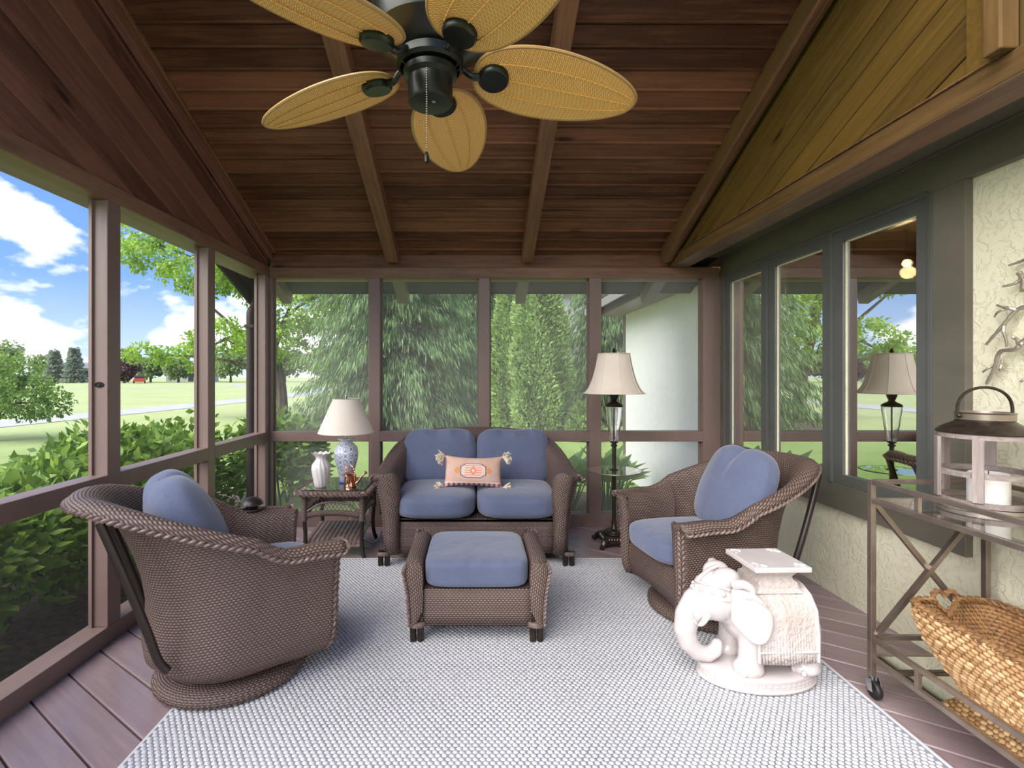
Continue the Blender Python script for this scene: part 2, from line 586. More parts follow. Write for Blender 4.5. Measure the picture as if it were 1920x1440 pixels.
def grass():
    t = NT('lawn_grass')
    v = t.coord('Object')
    n1 = t.noise(v, 0.22, 4, 0.6)
    n2 = t.noise(v, 9, 5, 0.7)
    n3 = t.noise(t.coord('Object', (1, .25, 1)), 1.6, 3)
    f = t.math('ADD', t.math('MULTIPLY', n1, 0.45), t.math('ADD', t.math('MULTIPLY', n2, 0.35), t.math('MULTIPLY', n3, 0.25)))
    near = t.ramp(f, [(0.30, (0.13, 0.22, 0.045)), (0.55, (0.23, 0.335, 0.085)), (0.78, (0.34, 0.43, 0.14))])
    hazed = t.ramp(f, [(0.30, (0.34, 0.41, 0.16)), (0.55, (0.43, 0.49, 0.22)), (0.78, (0.52, 0.56, 0.29))])  # far lawn paled: haze and overexposure put into the grass colour
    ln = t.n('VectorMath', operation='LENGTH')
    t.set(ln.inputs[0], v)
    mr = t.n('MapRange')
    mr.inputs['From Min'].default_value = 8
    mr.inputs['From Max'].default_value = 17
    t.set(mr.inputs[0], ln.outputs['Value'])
    col = t.mix(mr.outputs[0], near, hazed)
    t.bump(n2, 0.4, 0.03)
    return t.fin(col, 0.9, 0, 0.15)
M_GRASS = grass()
M_PATH = simple('path_asphalt', (0.42, 0.42, 0.43), 0.9, c2=(0.5, 0.5, 0.5), sc=2)
M_MULCH = simple('mulch', (0.050, 0.033, 0.024), 0.95, c2=(0.15, 0.105, 0.08), sc=22, bump=1.0, bsc=30)
M_SIDING = simple('far_siding', (0.50, 0.50, 0.50), 0.8)
M_ROOFF = simple('far_shingles', (0.22, 0.22, 0.23), 0.9, c2=(0.28, 0.28, 0.28), sc=3)
M_FARWIN = simple('far_window', (0.04, 0.05, 0.06), 0.15)
M_SHINGLE = simple('roof_shingle', (0.05, 0.045, 0.04), 0.9)
M_GUTTER = simple('gutter_brown', (0.034, 0.027, 0.023), 0.6, spec=.2)
M_GUTG = simple('gutter_grey', (0.24, 0.23, 0.22), 0.5)
M_ROOM = simple('room_plaster', (0.45, 0.36, 0.20), 0.9)

# ------------------------------------------------------------------ boards clipped to a polygon
def clip(poly, ax, val, keep_less):
    out = []
    n = len(poly)
    for i in range(n):
        a, b = poly[i], poly[(i + 1) % n]
        ia = (a[ax] <= val) == keep_less or a[ax] == val
        ib = (b[ax] <= val) == keep_less or b[ax] == val
        if ia:
            out.append(a)
        if ia != ib and abs(b[ax] - a[ax]) > 1e-12:
            t = (val - a[ax]) / (b[ax] - a[ax])
            out.append((a[0] + (b[0] - a[0]) * t, a[1] + (b[1] - a[1]) * t))
    return out
def boards(parent, name, mat, poly, ang, pitch, off, gap, thick, origin, ux, uy, bev=0.004, jitter=0.0):
    """poly in the (ux,uy) plane; boards run along angle ang; top surface on the plane, thickness along -(ux x uy)"""
    ux, uy = Vector(ux).normalized(), Vector(uy).normalized()
    nz = ux.cross(uy)
    ca, sa = math.cos(ang), math.sin(ang)
    loc = [(x * ca + y * sa, -x * sa + y * ca) for x, y in poly]
    lo = min(p[1] for p in loc)
    hi = max(p[1] for p in loc)
    dx = ux * ca + uy * sa
    dy = -ux * sa + uy * ca
    k = math.floor((lo - off) / pitch)
    made = []
    while off + k * pitch < hi:
        a, b = off + k * pitch + gap / 2, off + (k + 1) * pitch - gap / 2
        k += 1
        q = clip(clip(loc, 1, a, False), 1, b, True)
        qq = []
        for p in q:
            if not qq or (abs(p[0] - qq[-1][0]) + abs(p[1] - qq[-1][1])) > 1e-4:
                qq.append(p)
        if len(qq) > 1 and abs(qq[0][0] - qq[-1][0]) + abs(qq[0][1] - qq[-1][1]) < 1e-4:
            qq.pop()
        if len(qq) < 3 or max(p[0] for p in qq) - min(p[0] for p in qq) < 0.03 or max(p[1] for p in qq) - min(p[1] for p in qq) < 0.012:
            continue
        cx = sum(p[0] for p in qq) / len(qq)
        cy = sum(p[1] for p in qq) / len(qq)
        g = G()
        i0 = 0
        jz = random.uniform(-jitter, jitter)
        top = [Vector((p[0] - cx, p[1] - cy, jz)) for p in qq]
        bot = [Vector((p[0] - cx, p[1] - cy, -thick)) for p in qq]
        n = len(qq)
        # small eased edge
        ins = [Vector((p.x, (abs(p.y) - bev) * (1 if p.y > 0 else -1), p.z)) for p in top]
        mid = [Vector((p.x, p.y, p.z - bev)) for p in top]
        g.ngon(ins)
        for i in range(n):
            j = (i + 1) % n
            g.quad(mid[i], mid[j], ins[j], ins[i])
            g.quad(bot[i], bot[j], mid[j], mid[i])
        o = g.build(name, mat, parent, smooth=False)
        w = Vector(origin) + dx * cx + dy * cy
        o.matrix_basis = Matrix(((dx.x, dy.x, nz.x, w.x), (dx.y, dy.y, nz.y, w.y), (dx.z, dy.z, nz.z, w.z), (0, 0, 0, 1)))
        made.append(o)
    return made
def beam(parent, name, mat, a, b, w, h, up=(0, 0, 1), bev=0.006):
    """bar from a to b (centre line), width w sideways, height h along up; grain along local X"""
    a, b = Vector(a), Vector(b)
    x = (b - a).normalized()
    y = Vector(up).cross(x).normalized()
    z = x.cross(y)
    L = (b - a).length
    o = G().box(-L / 2, L / 2, -w / 2, w / 2, -h / 2, h / 2).build(name, mat, parent, smooth=False, bevel=bev)
    c = (a + b) / 2
    o.matrix_basis = Matrix(((x.x, y.x, z.x, c.x), (x.y, y.y, z.y, c.y), (x.z, y.z, z.z, c.z), (0, 0, 0, 1)))
    return o

# ================================================================== STRUCTURE
XL, XR, YB = -1.775, 2.124, 4.34
XG = 1.655                                   # inner face of the right gable and beam
ZR0, SL = 2.36, 0.40                         # ceiling height at back wall, slope
def zr(Y):
    return ZR0 + SL * (YB - Y)
YRIDGE = 1.45
YF = -1.3

fl = thing('floor', 'brown painted deck boards laid on the diagonal', 'floor', kind='structure')
FA = math.atan2(-.565, .825)
boards(fl, 'floor_board', M_FLOOR, [(XL - .09, YF), (XR, YF), (XR, YB + .09), (XL - .09, YB + .09)], FA, 0.1545, 0.663, 0.007, 0.03,
       (0, 0, 0), (1, 0, 0), (0, 1, 0), bev=0.004, jitter=0.0008)
bx('deck_underlay', M_UNDER, fl, XL - .2, XR, YF, YB + .18, -0.10, -0.032, 0)
bx('deck_skirt', M_POST, fl, XL - .215, XL - .2, YF, YB + .19, -0.32, -0.004, 0)
bx('deck_skirt', M_POST, fl, XL - .2, XR, YB + .18, YB + .195, -0.32, -0.004, 0)

# ---- left screened wall
wl = thing('wall_left', 'screened porch wall of brown posts and rails facing the hedge', 'wall', kind='structure')
POSTY = [4.265, 3.355, 2.44, 1.525, 0.61, -0.305, -1.22]
for y in POSTY:
    bx('post', M_POST, wl, XL - .095, XL, y, y + .09, 0.085, 2.145)
for a, b in zip(POSTY[1:], POSTY[:-1]):
    a += .09
    bx('rail', M_POST, wl, XL - .095, XL, a, b, 0.735, 0.817)
    for z0, z1 in ((0.085, 0.735), (0.817, 2.145)):
        G().quad((XL - .085, a, z0), (XL - .085, b, z0), (XL - .085, b, z1), (XL - .085, a, z1)).build('screen', M_SCRL, wl, smooth=False)
        for yy in (a, b - .012):
            bx('screen_stop', M_POST, wl, XL - .083, XL - .068, yy, yy + .012, z0, z1, 0)
kn = G()
for rr, th in ((.019, .0035), (.011, .003)):
    kn.tube([(-1.815 + rr * 1.1 * math.cos(a * .3927), 2.4395, 1.252 + rr * .6 * math.sin(a * .3927)) for a in range(16)], th, 5, closed=True)
kn.sphere((-1.812, 2.4395, 1.250), .006, 8, 6)
kn.build('knot', M_UNDER, wl)
bx('sill', M_POST, wl, XL - .11, XL, YF, YB, 0.0, 0.085)
beam(wl, 'top_plate', M_BEAM, (XL - .1025, YF, 2.187), (XL - .1025, YB + .1, 2.187), 0.205, 0.083)

# ---- back screened wall
wb = thing('wall_back', 'screened porch wall of brown posts and rails behind the loveseat', 'wall', kind='structure')
BX = [(-1.80, -1.755), (-.924, -.826), (.022, .116), (.972, 1.072), (1.945, XR - .035)]
for a, b in BX:
    bx('post', M_POST, wb, a, b, YB, YB + .09, 0.105, 2.13)
for (a0, a), (b, b1) in zip(BX[:-1], BX[1:]):
    bx('rail', M_POST, wb, a, b, YB, YB + .09, 0.728, 0.817)
    for z0, z1 in ((0.105, 0.728), (0.817, 2.13)):
        G().quad((a, YB + .08, z0), (b, YB + .08, z0), (b, YB + .08, z1), (a, YB + .08, z1)).build('screen', M_SCRB, wb, smooth=False)
        for xx in (a, b - .012):
            bx('screen_stop', M_POST, wb, xx, xx + .012, YB + .062, YB + .078, z0, z1, 0)
bx('sill', M_POST, wb, XL, XR, YB, YB + .12, 0.0, 0.105)
beam(wb, 'top_plate', M_BEAM, (XL, YB + .095, 2.175), (XR - .04, YB + .095, 2.175), 0.19, 0.092)
beam(wb, 'blocking_board', M_CEIL, (XL, YB + .045, 2.292), (1.72, YB + .045, 2.292), 0.03, 0.142)

# ---- ceiling
ce = thing('ceiling', 'sloping ceiling of red-brown cedar boards with exposed rafters', 'ceiling', kind='structure')
cn = math.hypot(1, SL)
vup = Vector((0, -1, SL)) / cn
boards(ce, 'ceiling_board', M_CEIL, [(-XG - .02, -0.02), (-XL + .02, -0.02), (-XL + .02, (YB - YRIDGE) * cn), (-XG - .02, (YB - YRIDGE) * cn)], 0, 0.1265, 0.03, 0.005, 0.018,
       (0, YB, ZR0), (-1, 0, 0), vup, bev=0.004, jitter=0.002)
RAFX = [(-.765, -.66), (.385, .48)]
nrm = Vector((0, SL, 1)) / cn
def raft(x0, x1, y0, y1, h, name='rafter', mat=M_RAFT):
    c = (x0 + x1) / 2
    a = Vector((c, y0, zr(y0))) - nrm * (h / 2)
    b = Vector((c, y1, zr(y1))) - nrm * (h / 2)
    return beam(ce, name, mat, a, b, x1 - x0, h, up=nrm)
for x0, x1 in RAFX:
    raft(x0, x1, YB - .0, YRIDGE, 0.115)
raft(XL - .0, XL + .045, YB - .02, YRIDGE, 0.09, 'rafter', M_GABL)
raft(XL + .045, XL + .062, YB - .02, YRIDGE, 0.028, 'moulding', M_RAFT)
raft(XG - .085, XG - .005, YB - .02, YRIDGE, 0.125, 'rafter', M_BEAMR)
raft(XG - .080, XG - .030, YB - .03, YRIDGE, 0.139, 'moulding', M_RAFT)
beam(ce, 'ridge_board', M_RAFT, (XL, YRIDGE, zr(YRIDGE) - .06), (XG, YRIDGE, zr(YRIDGE) - .06), 0.05, 0.16)

# ---- gables
gl = thing('gable_left', 'red-brown cedar gable of slanting boards above the left screens', 'gable', kind='structure')
sa = math.atan2(-SL, 1)
boards(gl, 'gable_board', M_GABL, [(1.45, 2.225), (4.34, 2.225), (4.34, 2.36), (1.45, zr(1.45))], sa, 0.127, 0.02, 0.004, 0.02,
       (XL - .012, 0, 0), (0, 1, 0), (0, 0, 1), bev=0.003, jitter=0.0015)
gr = thing('gable_right', 'gable of slanting boards above the house windows, coloured with a yellow light cast', 'gable', kind='structure')
boards(gr, 'gable_board', M_GABR, [(-4.34, 2.30), (-1.62, 2.30), (-1.62, zr(1.62)), (-4.34, 2.40)], -sa, 0.127, 0.06, 0.004, 0.02,
       (XG + .012, 0, 0), (0, -1, 0), (0, 0, 1), bev=0.003, jitter=0.0015)
boards(gr, 'gable_board', M_GABR, [(-1.556, 2.30), (1.2, 2.30), (1.2, 2.42), (-1.45, zr(1.45)), (-1.556, zr(1.556))], R(90), 0.127, 0.06, 0.004, 0.02,
       (XG + .012, 0, 0), (0, -1, 0), (0, 0, 1), bev=0.003, jitter=0.0015)
beam(gr, 'bottom_beam', M_BEAMR, (XG + .075, YF, 2.262), (XG + .075, YB, 2.262), 0.15, 0.083)
beam(gr, 'beam_soffit_strip', M_BEAM, (XG + .076, YF, 2.222), (XG + .076, YB, 2.222), 0.146, 0.008, bev=0)
beam(gr, 'king_post', M_BEAMR, (XG - .015, 1.585, 2.305), (XG - .015, 1.585, zr(1.6)), 0.058, 0.06, up=(1, 0, 0))
bx('panel_stile', M_GABR, gr, XG - .002, XG + .012, 1.62, 1.71, 2.30, zr(1.71) - .03, 0.002)
bx('ledge_strip', M_RAFT, gr, XG - .008, XG + .012, 1.60, YB, 2.3035, 2.309, 0.001)

# ---- roof slab and eaves outside
rf = thing('roof', 'dark porch roof with eave and rafter tails outside the back screens', 'roof', kind='structure')
def slab(x0, x1, y0, y1, t0, t1, name, mat):
    g = G()
    p = []
    for t in (t0, t1):
        p.append([Vector((x0, y0, zr(y0))) + nrm * t, Vector((x1, y0, zr(y0))) + nrm * t, Vector((x1, y1, zr(y1))) + nrm * t, Vector((x0, y1, zr(y1))) + nrm * t])
    g.ngon(p[0]); g.ngon(p[1])
    for i in range(4):
        j = (i + 1) % 4
        g.quad(p[0][i], p[0][j], p[1][j], p[1][i])
    return g.build(name, mat, rf, smooth=False)
slab(XL - .45, 2.9, 5.02, YRIDGE - .02, 0.022, 0.09, 'roof_deck', M_GUTTER)
slab(XL - .47, 2.9, 5.04, YRIDGE - .02, 0.092, 0.11, 'shingle_layer', M_SHINGLE)
bx('fascia', M_GUTTER, rf, XL - .47, 1.76, 5.02, 5.05, 2.105, 2.26, 0.003)
for x0, x1 in RAFX + [(1.62, 1.73), (XL - .13, XL - .04)]:
    c = (x0 + x1) / 2
    a = Vector((c, 4.56, zr(4.56))) - nrm * .045
    b = Vector((c, 5.015, zr(5.015))) - nrm * .045
    beam(rf, 'rafter_tail', M_POST, a, b, x1 - x0, .11, up=nrm)
# verge board on the left
beam(rf, 'verge_board', M_GUTTER, Vector((XL - .45, 5.03, zr(5.03) - .02)), Vector((XL - .45, YRIDGE, zr(YRIDGE) - .02)), .03, .16, up=nrm)
ds = thing('downspout', 'dark grey downspout with curved elbow outside the porch corner', 'downspout', (XL - .39, 4.86, 0))
pth = spline([(.0, .12, 2.10), (.0, .12, 2.04), (.0, .08, 1.97), (.0, .02, 1.92), (.0, 0, 1.84), (0, 0, 1.5), (0, 0, .8), (0, 0, -.28)], 26)
G().tube(pth, .038, 12).build('pipe', M_GUTTER, ds)
for z in (1.75, .6):
    G().box(-.043, .043, -.043, .043, z, z + .03).build('strap', M_GUTTER, ds, smooth=False)
gu = thing('gutter', 'dark brown gutter along the porch eave', 'gutter', (0, 5.05, 2.20))
G().grid([[(x, 0, .04), (x, 0, -.06), (x, .07, -.075), (x, .11, -.03), (x, .115, .04)] for x in (XL - .47, 1.7)]).build('trough', M_GUTTER, gu, solid=.004, smooth=False)

# ---- right house wall
wr = thing('wall_right', 'cream stucco house wall with dark timber trim and three casements', 'wall', kind='structure')
WY0, WY1, WZ0, WZ1 = 2.33, 4.27, .67, 2.14
bx('stucco_panel', M_STUC, wr, XR, XR + .12, YF, WY0, -.02, 2.42, 0)
bx('stucco_panel', M_STUC, wr, XR, XR + .12, WY0, WY1, -.02, WZ0, 0)
bx('stucco_panel', M_STUCW, wr, XR, XR + .12, WY1, 7.26, -.35, 2.16, 0)
bx('stucco_panel', M_STUC, wr, XR, XR + .12, WY0, WY1, WZ1, 2.42, 0)
tr = thing('trim_1', 'dark olive timber trim boards framing the house windows', 'trim', kind='structure')
TX = XR - .035
bx('trim_board', M_TRIM, tr, TX, XR, WY0 - .165, WY0, .52, 2.14, .003)
bx('trim_board', M_TRIM, tr, TX, XR, WY1, YB, .10, 2.14, .003)
bx('trim_board', M_TRIM, tr, TX + .002, XR, WY0, WY1, .52, WZ0, .003)
bx('trim_board', M_TRIM, tr, TX, XR, YF, YB, 2.14, 2.30, .003)
bx('soffit_board', M_TRIM, tr, XG + .15, XR, YF, YB, 2.305, 2.33, .002)
bx('cap_strip', M_TRIM, tr, TX - .015, XR, YF, YB, 2.296, 2.304, .001)
bx('trim_board', M_TRIM, tr, XR - .01, XR, 7.2, 7.27, -.3, 2.16, .002)
cuts = [4.27, 3.645, 2.985, 2.33]
for i in range(3):
    y1, y0 = cuts[i], cuts[i + 1]
    w = thing('window_%d' % (i + 1), ['grey casement window nearest the porch corner', 'grey casement window in the middle of the three', 'grey casement window beside the bare stucco'][i], 'window', kind='structure')
    sx0, sx1 = XR - .028, XR + .05
    st = .085
    bx('stile', M_SASH, w, sx0, sx1, y0 + .012, y0 + st, WZ0, WZ1, .003)
    bx('stile', M_SASH, w, sx0, sx1, y1 - st, y1 - .012, WZ0, WZ1, .003)
    bx('rail', M_SASH, w, sx0, sx1, y0 + st, y1 - st, WZ0, WZ0 + .06, .003)
    bx('rail', M_SASH, w, sx0, sx1, y0 + st, y1 - st, WZ1 - .075, WZ1, .003)
    bx('mullion', M_SASH, w, XR - .042, sx1, y0 - .012, y0 + .012, WZ0, WZ1, .003)
    if i == 0:
        bx('mullion', M_SASH, w, XR - .042, sx1, y1 - .012, y1 + .012, WZ0, WZ1, .003)
    bx('head', M_SASH, w, XR - .040, sx1, y0 + .012, y1 - .012, WZ1 - .012, WZ1 + .012, .003)
    bx('pane', M_WGLASS, w, XR - .006, XR - .002, y0 + st, y1 - st, WZ0 + .06, WZ1 - .075, 0)
    for yy in (y0 + st, y1 - st - .006):
        bx('glazing_bead', M_STUC, w, XR - .012, XR - .004, yy, yy + .006, WZ0 + .06, WZ1 - .075, 0)
    bx('glazing_bead', M_STUC, w, XR - .012, XR - .004, y0 + st, y1 - st, WZ1 - .081, WZ1 - .075, 0)
rm = thing('house_room', 'dim plastered room behind the house windows', 'room', kind='structure')
bx('room_wall', M_ROOM, rm, 5.2, 5.3, 1.2, 6.0, -.02, 2.4, 0)
bx('room_wall', M_ROOM, rm, 2.25, 5.2, 1.1, 1.2, -.02, 2.4, 0)
bx('room_wall', M_ROOM, rm, 2.25, 5.2, 6.0, 6.1, -.02, 2.4, 0)
bx('room_floor', M_BEAM, rm, 2.25, 5.2, 1.2, 6.0, -.05, -.02, 0)
bx('room_ceiling', M_ROOM, rm, 2.25, 5.2, 1.2, 6.0, 2.4, 2.45, 0)
pn = thing('pendant_lamp', 'lit glass pendant bulb hanging in the room behind the windows', 'lamp', (2.75, 3.24, 0))
G().tube([(0, 0, 2.40), (0, 0, 2.07)], .004, 6).build('cord', M_RUBBER, pn)
G().lathe([(.001, 2.04), (.016, 2.04), (.016, 2.075), (.001, 2.08)], 12).build('socket', M_DBRONZE, pn)
_t = NT('bulb_glow')
_t.fin((1, .8, .5), .4, Emission_Color=(1.0, .72, .36, 1), Emission_Strength=14.0)
G().sphere((0, 0, 2.015), .024, 16, 12).build('bulb', _t.m, pn)
_l = bpy.data.lights.new('pendant_light', 'POINT')
_l.energy = 22; _l.color = (1.0, .74, .40); _l.shadow_soft_size = .04
_o = bpy.data.objects.new('pendant_light', _l); COL.objects.link(_o); _o.parent = pn; _o.location = (0, 0, 1.955)
# house eave continuing beyond the porch
he = thing('house_eave', 'brown soffit and gutter of the house beyond the porch', 'eave', kind='structure')
bx('soffit', M_POST, he, 1.72, XR + .2, 5.08, 7.45, 2.155, 2.175, .002)
bx('soffit', M_POST, he, 1.76, XR + .2, 4.54, 5.08, 2.25, 2.27, .002)
bx('fascia', M_GUTTER, he, 1.69, 1.72, 5.08, 7.47, 2.12, 2.30, .003)
bx('gutter_lip', M_GUTG, he, 1.60, 1.69, 5.1, 7.47, 2.27, 2.285, .002)
bx('gutter_lip', M_GUTG, he, 1.60, 1.615, 5.1, 7.47, 2.17, 2.285, .002)
bx('roof_plane', M_SHINGLE, he, 1.65, 4.5, 5.06, 7.5, 2.305, 2.36, .002)
bx('end_wall', M_POST, he, XR, 4.4, 7.26, 7.34, -.3, 2.3, 0)

# ================================================================== OUTDOORS
def foliage_mesh(name, P, D, L, W, mat, tone=None, fold=0.18, parent=None, kind='stuff'):
    n = len(P)
    D = D / np.linalg.norm(D, axis=1, keepdims=True)
    rnd = RNG.normal(size=(n, 3))
    S = np.cross(D, rnd)
    S /= np.linalg.norm(S, axis=1, keepdims=True) + 1e-9
    Nn = np.cross(S, D)
    L = np.broadcast_to(np.asarray(L, float), (n,))[:, None]
    W = np.broadcast_to(np.asarray(W, float), (n,))[:, None]
    V = np.empty((n, 4, 3))
    V[:, 0] = P
    V[:, 1] = P + D * L * .42 + S * W * .5 + Nn * W * fold
    V[:, 2] = P + D * L
    V[:, 3] = P + D * L * .42 - S * W * .5 + Nn * W * fold
    return quadmesh(name, V, mat, tone, parent, kind)
def quadmesh(name, V, mat, tone=None, parent=None, kind='stuff'):
    n = len(V)
    me = bpy.data.meshes.new(name)
    me.vertices.add(n * 4)
    me.vertices.foreach_set('co', V.reshape(-1).astype(np.float32))
    me.loops.add(n * 4)
    me.loops.foreach_set('vertex_index', np.arange(n * 4, dtype=np.int32))
    me.polygons.add(n)
    me.polygons.foreach_set('loop_start', np.arange(0, n * 4, 4, dtype=np.int32))
    me.polygons.foreach_set('loop_total', np.full(n, 4, dtype=np.int32))
    at = me.attributes.new('tone', 'FLOAT', 'POINT')
    if tone is None:
        tone = RNG.random(n)
    at.data.foreach_set('value', np.repeat(tone, 4).astype(np.float32))
    me.update(calc_edges=True)
    me.materials.append(mat)
    o = bpy.data.objects.new(name, me)
    COL.objects.link(o)
    if parent is not None:
        o.parent = parent
    if kind:
        o['kind'] = kind
    return o
def rdir(n, up=0.0, flat=1.0):
    d = RNG.normal(size=(n, 3))
    d[:, 2] = d[:, 2] * flat + up
    return d

ZG = -0.15
gd = thing('ground', 'open lawn of mown grass around the porch', 'lawn', kind='structure')
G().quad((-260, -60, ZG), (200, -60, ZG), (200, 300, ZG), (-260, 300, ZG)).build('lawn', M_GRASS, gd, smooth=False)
def strip(name, mat, pts, w, z, label, cat):
    pts = spline([(x, y, z) for x, y in pts], 60)
    rows = []
    for i, p in enumerate(pts):
        t = (pts[min(i + 1, 59)] - pts[max(i - 1, 0)]).normalized()
        s = Vector((-t.y, t.x, 0)) * (w / 2)
        rows.append([p - s, p + s])
    o = G().grid(rows).build(name, mat, None, smooth=False)
    tag(o, label, cat, kind='structure')
    return o
strip('path', M_PATH, [(-14.5, 4), (-14.2, 14), (-13.6, 22), (-13.2, 32), (-14, 44), (-17, 60)], 2.3, ZG + .012, 'pale asphalt path crossing the lawn beyond the hedge', 'path')
strip('path', M_PATH, [(-60, 47), (-48, 52), (-38, 55), (-31, 60), (-30, 68), (-36, 76), (-30, 90)], 1.9, ZG + .010, 'pale path curving over the far lawn', 'path')
def blob_plate(name, mat, c, rx, ry, z, label):
    n = 40
    pts = []
    for k in range(n):
        a = 2 * math.pi * k / n
        q = 1 + .12 * math.sin(3 * a + 1) + .08 * math.sin(5 * a)
        pts.append((c[0] + rx * q * math.cos(a), c[1] + ry * q * math.sin(a), z))
    o = G().ngon(pts).build(name, mat, None, smooth=False)
    return tag(o, label, 'mulch bed', kind='structure')
blob_plate('mulch_bed', M_MULCH, (-1.2, 14.8), 5.4, 2.9, ZG + .015, 'brown mulch bed under the spruce and arborvitae')
blob_plate('mulch_bed', M_MULCH, (-2.9, 2.6), .95, 3.7, ZG + .016, 'grey-brown mulch strip under the hedge beside the porch')
blob_plate('mulch_bed', M_MULCH, (1.2, 5.5), .95, .75, ZG + .017, 'small mulch bed under the hostas by the house')

# ---- hedge: individual leaves in front, the rest of the foliage as one mass
def leaf_mesh(name, mat, L, W):
    g = G()
    rows = []
    for i, (t, w) in enumerate(((0, .05), (.2, .75), (.45, 1), (.72, .72), (1, .03))):
        z = -.12 * L * t * t
        rows.append([(t * L, -w * W / 2, z + .10 * W * w), (t * L, 0, z), (t * L, w * W / 2, z + .10 * W * w)])
    g.grid(rows)
    o = g.build(name, mat, None, smooth=True, auto=80)
    at = o.data.attributes.new('tone', 'FLOAT', 'POINT')
    at.data.foreach_set('value', [0.55] * len(o.data.vertices))
    me = o.data
    bpy.data.objects.remove(o)
    return me
LEAF = leaf_mesh('hedge_leaf', L_HEDGE, .105, .062)
def leaf_objs(parent, me, pts, dirs, scl, name='leaf'):
    for p, d, s in zip(pts, dirs, scl):
        o = bpy.data.objects.new(name, me)
        COL.objects.link(o)
        o.parent = parent
        d = Vector(d).normalized()
        q = d.to_track_quat('X', 'Z')
        o.rotation_mode = 'QUATERNION'
        o.rotation_quaternion = q @ Vector((1, 0, 0)).rotation_difference(Vector((1, 0, 0)))
        o.location = p
        o.scale = (s, s, s)
def hedge(cx, cy, rx, ry, h, n, nleaf, label, side):
    t = thing('hedge_shrub', label, 'shrub', (cx, cy, ZG), group='hedge along the porch')
    # stems
    for k in range(9):
        g = G()
        a = random.uniform(0, 6.28)
        b = Vector((random.uniform(-.5, .5) * rx, random.uniform(-.7, .7) * ry, 0))
        e = b + Vector((math.cos(a) * .25, math.sin(a) * .25, h * random.uniform(.6, .85)))
        g.tube(spline([b, lerp(b, e, .5) + Vector((random.uniform(-.08, .08), random.uniform(-.08, .08), 0)), e], 7), [.012] * 4 + [.006] * 3, 5)
        g.build('stem', M_BARK, t)
    def surf(n, jit):
        u = RNG.random(n) * 2 - 1
        v = RNG.random(n) * math.pi
        k = 1 - RNG.random(n) ** 2 * jit
        x = np.cos(v) * rx * k
        z = h * (.16 + .84 * np.sin(v) ** .55 * k) + RNG.normal(size=n) * .05 * h
        y = u * ry
        z *= np.clip(1.0 + .07 * np.sin(y * 5 + cx) + .05 * np.sin(y * 11), .7, 1.2)
        lo = z < .12 * h
        z[lo] = .12 * h + RNG.random(lo.sum()) * .5 * h
        return np.stack([x, y, z], 1), np.stack([np.cos(v) * 1.0, u * .3, np.sin(v) * .6 + .1], 1)
    P, D = surf(n, .75)
    D = D + RNG.normal(size=D.shape) * .7
    foliage_mesh('foliage', P, D, .07 + RNG.random(n) * .05, .04 + RNG.random(n) * .025, L_HEDGE, None, .12, t)
    P, D = surf(nleaf * 2, .06)
    # keep leaves on the porch side and top
    key = np.argsort(-(P[:, 0] * side[0] + P[:, 1] * side[1] + P[:, 2] * .8))[:nleaf]
    D = D[key] + RNG.normal(size=(nleaf, 3)) * .55
    leaf_objs(t, LEAF, P[key], D, .8 + RNG.random(nleaf) * .7)
    return t
hedge(-2.85, 1.45, .62, .80, .62, 5200, 130, 'leafy green hedge shrub under the wide screen opening', (1, 0))
hedge(-2.92, 2.95, .62, .85, .78, 5200, 130, 'leafy green hedge shrub between the two slim posts', (1, 0))
hedge(-2.95, 4.45, .62, .75, .90, 4600, 120, 'leafy green hedge shrub beside the downspout', (1, .2))
hedge(-2.20, 5.75, .42, .40, .92, 2600, 110, 'bright green hedge shrub at the corner behind the table lamp', (.3, -1))

# ---- hostas
HOSTA = leaf_mesh('hosta_leaf', L_HOSTA, .27, .15)
def hosta(x, y, n, s, label):
    t = thing('hosta', label, 'plant', (x, y, ZG))
    pts, ds, sc = [], [], []
    for k in range(n):
        a = k * 2.399
        ring = k / n
        el = lerp(1.25, .25, ring)
        r = .03 + .14 * ring
        pts.append((r * math.cos(a) * s, r * math.sin(a) * s, (.30 - .06 * ring) * s))
        ds.append((math.cos(a) * math.cos(el), math.sin(a) * math.cos(el), math.sin(el)))
        sc.append(s * random.uniform(.85, 1.15))
    for p in pts:
        G().tube([(p[0] * .2, p[1] * .2, 0), (p[0] * .7, p[1] * .7, p[2] * .6), p], .006, 5).build('stalk', L_HOSTA, t)
    leaf_objs(t, HOSTA, pts, ds, sc)
hosta(.98, 5.35, 26, 1.25, 'green hosta plant by the sill beside the loveseat')
hosta(1.36, 5.3, 26, 1.3, 'large green hosta plant behind the floor lamp')
hosta(1.64, 5.85, 22, .95, 'green hosta plant against the white house wall')

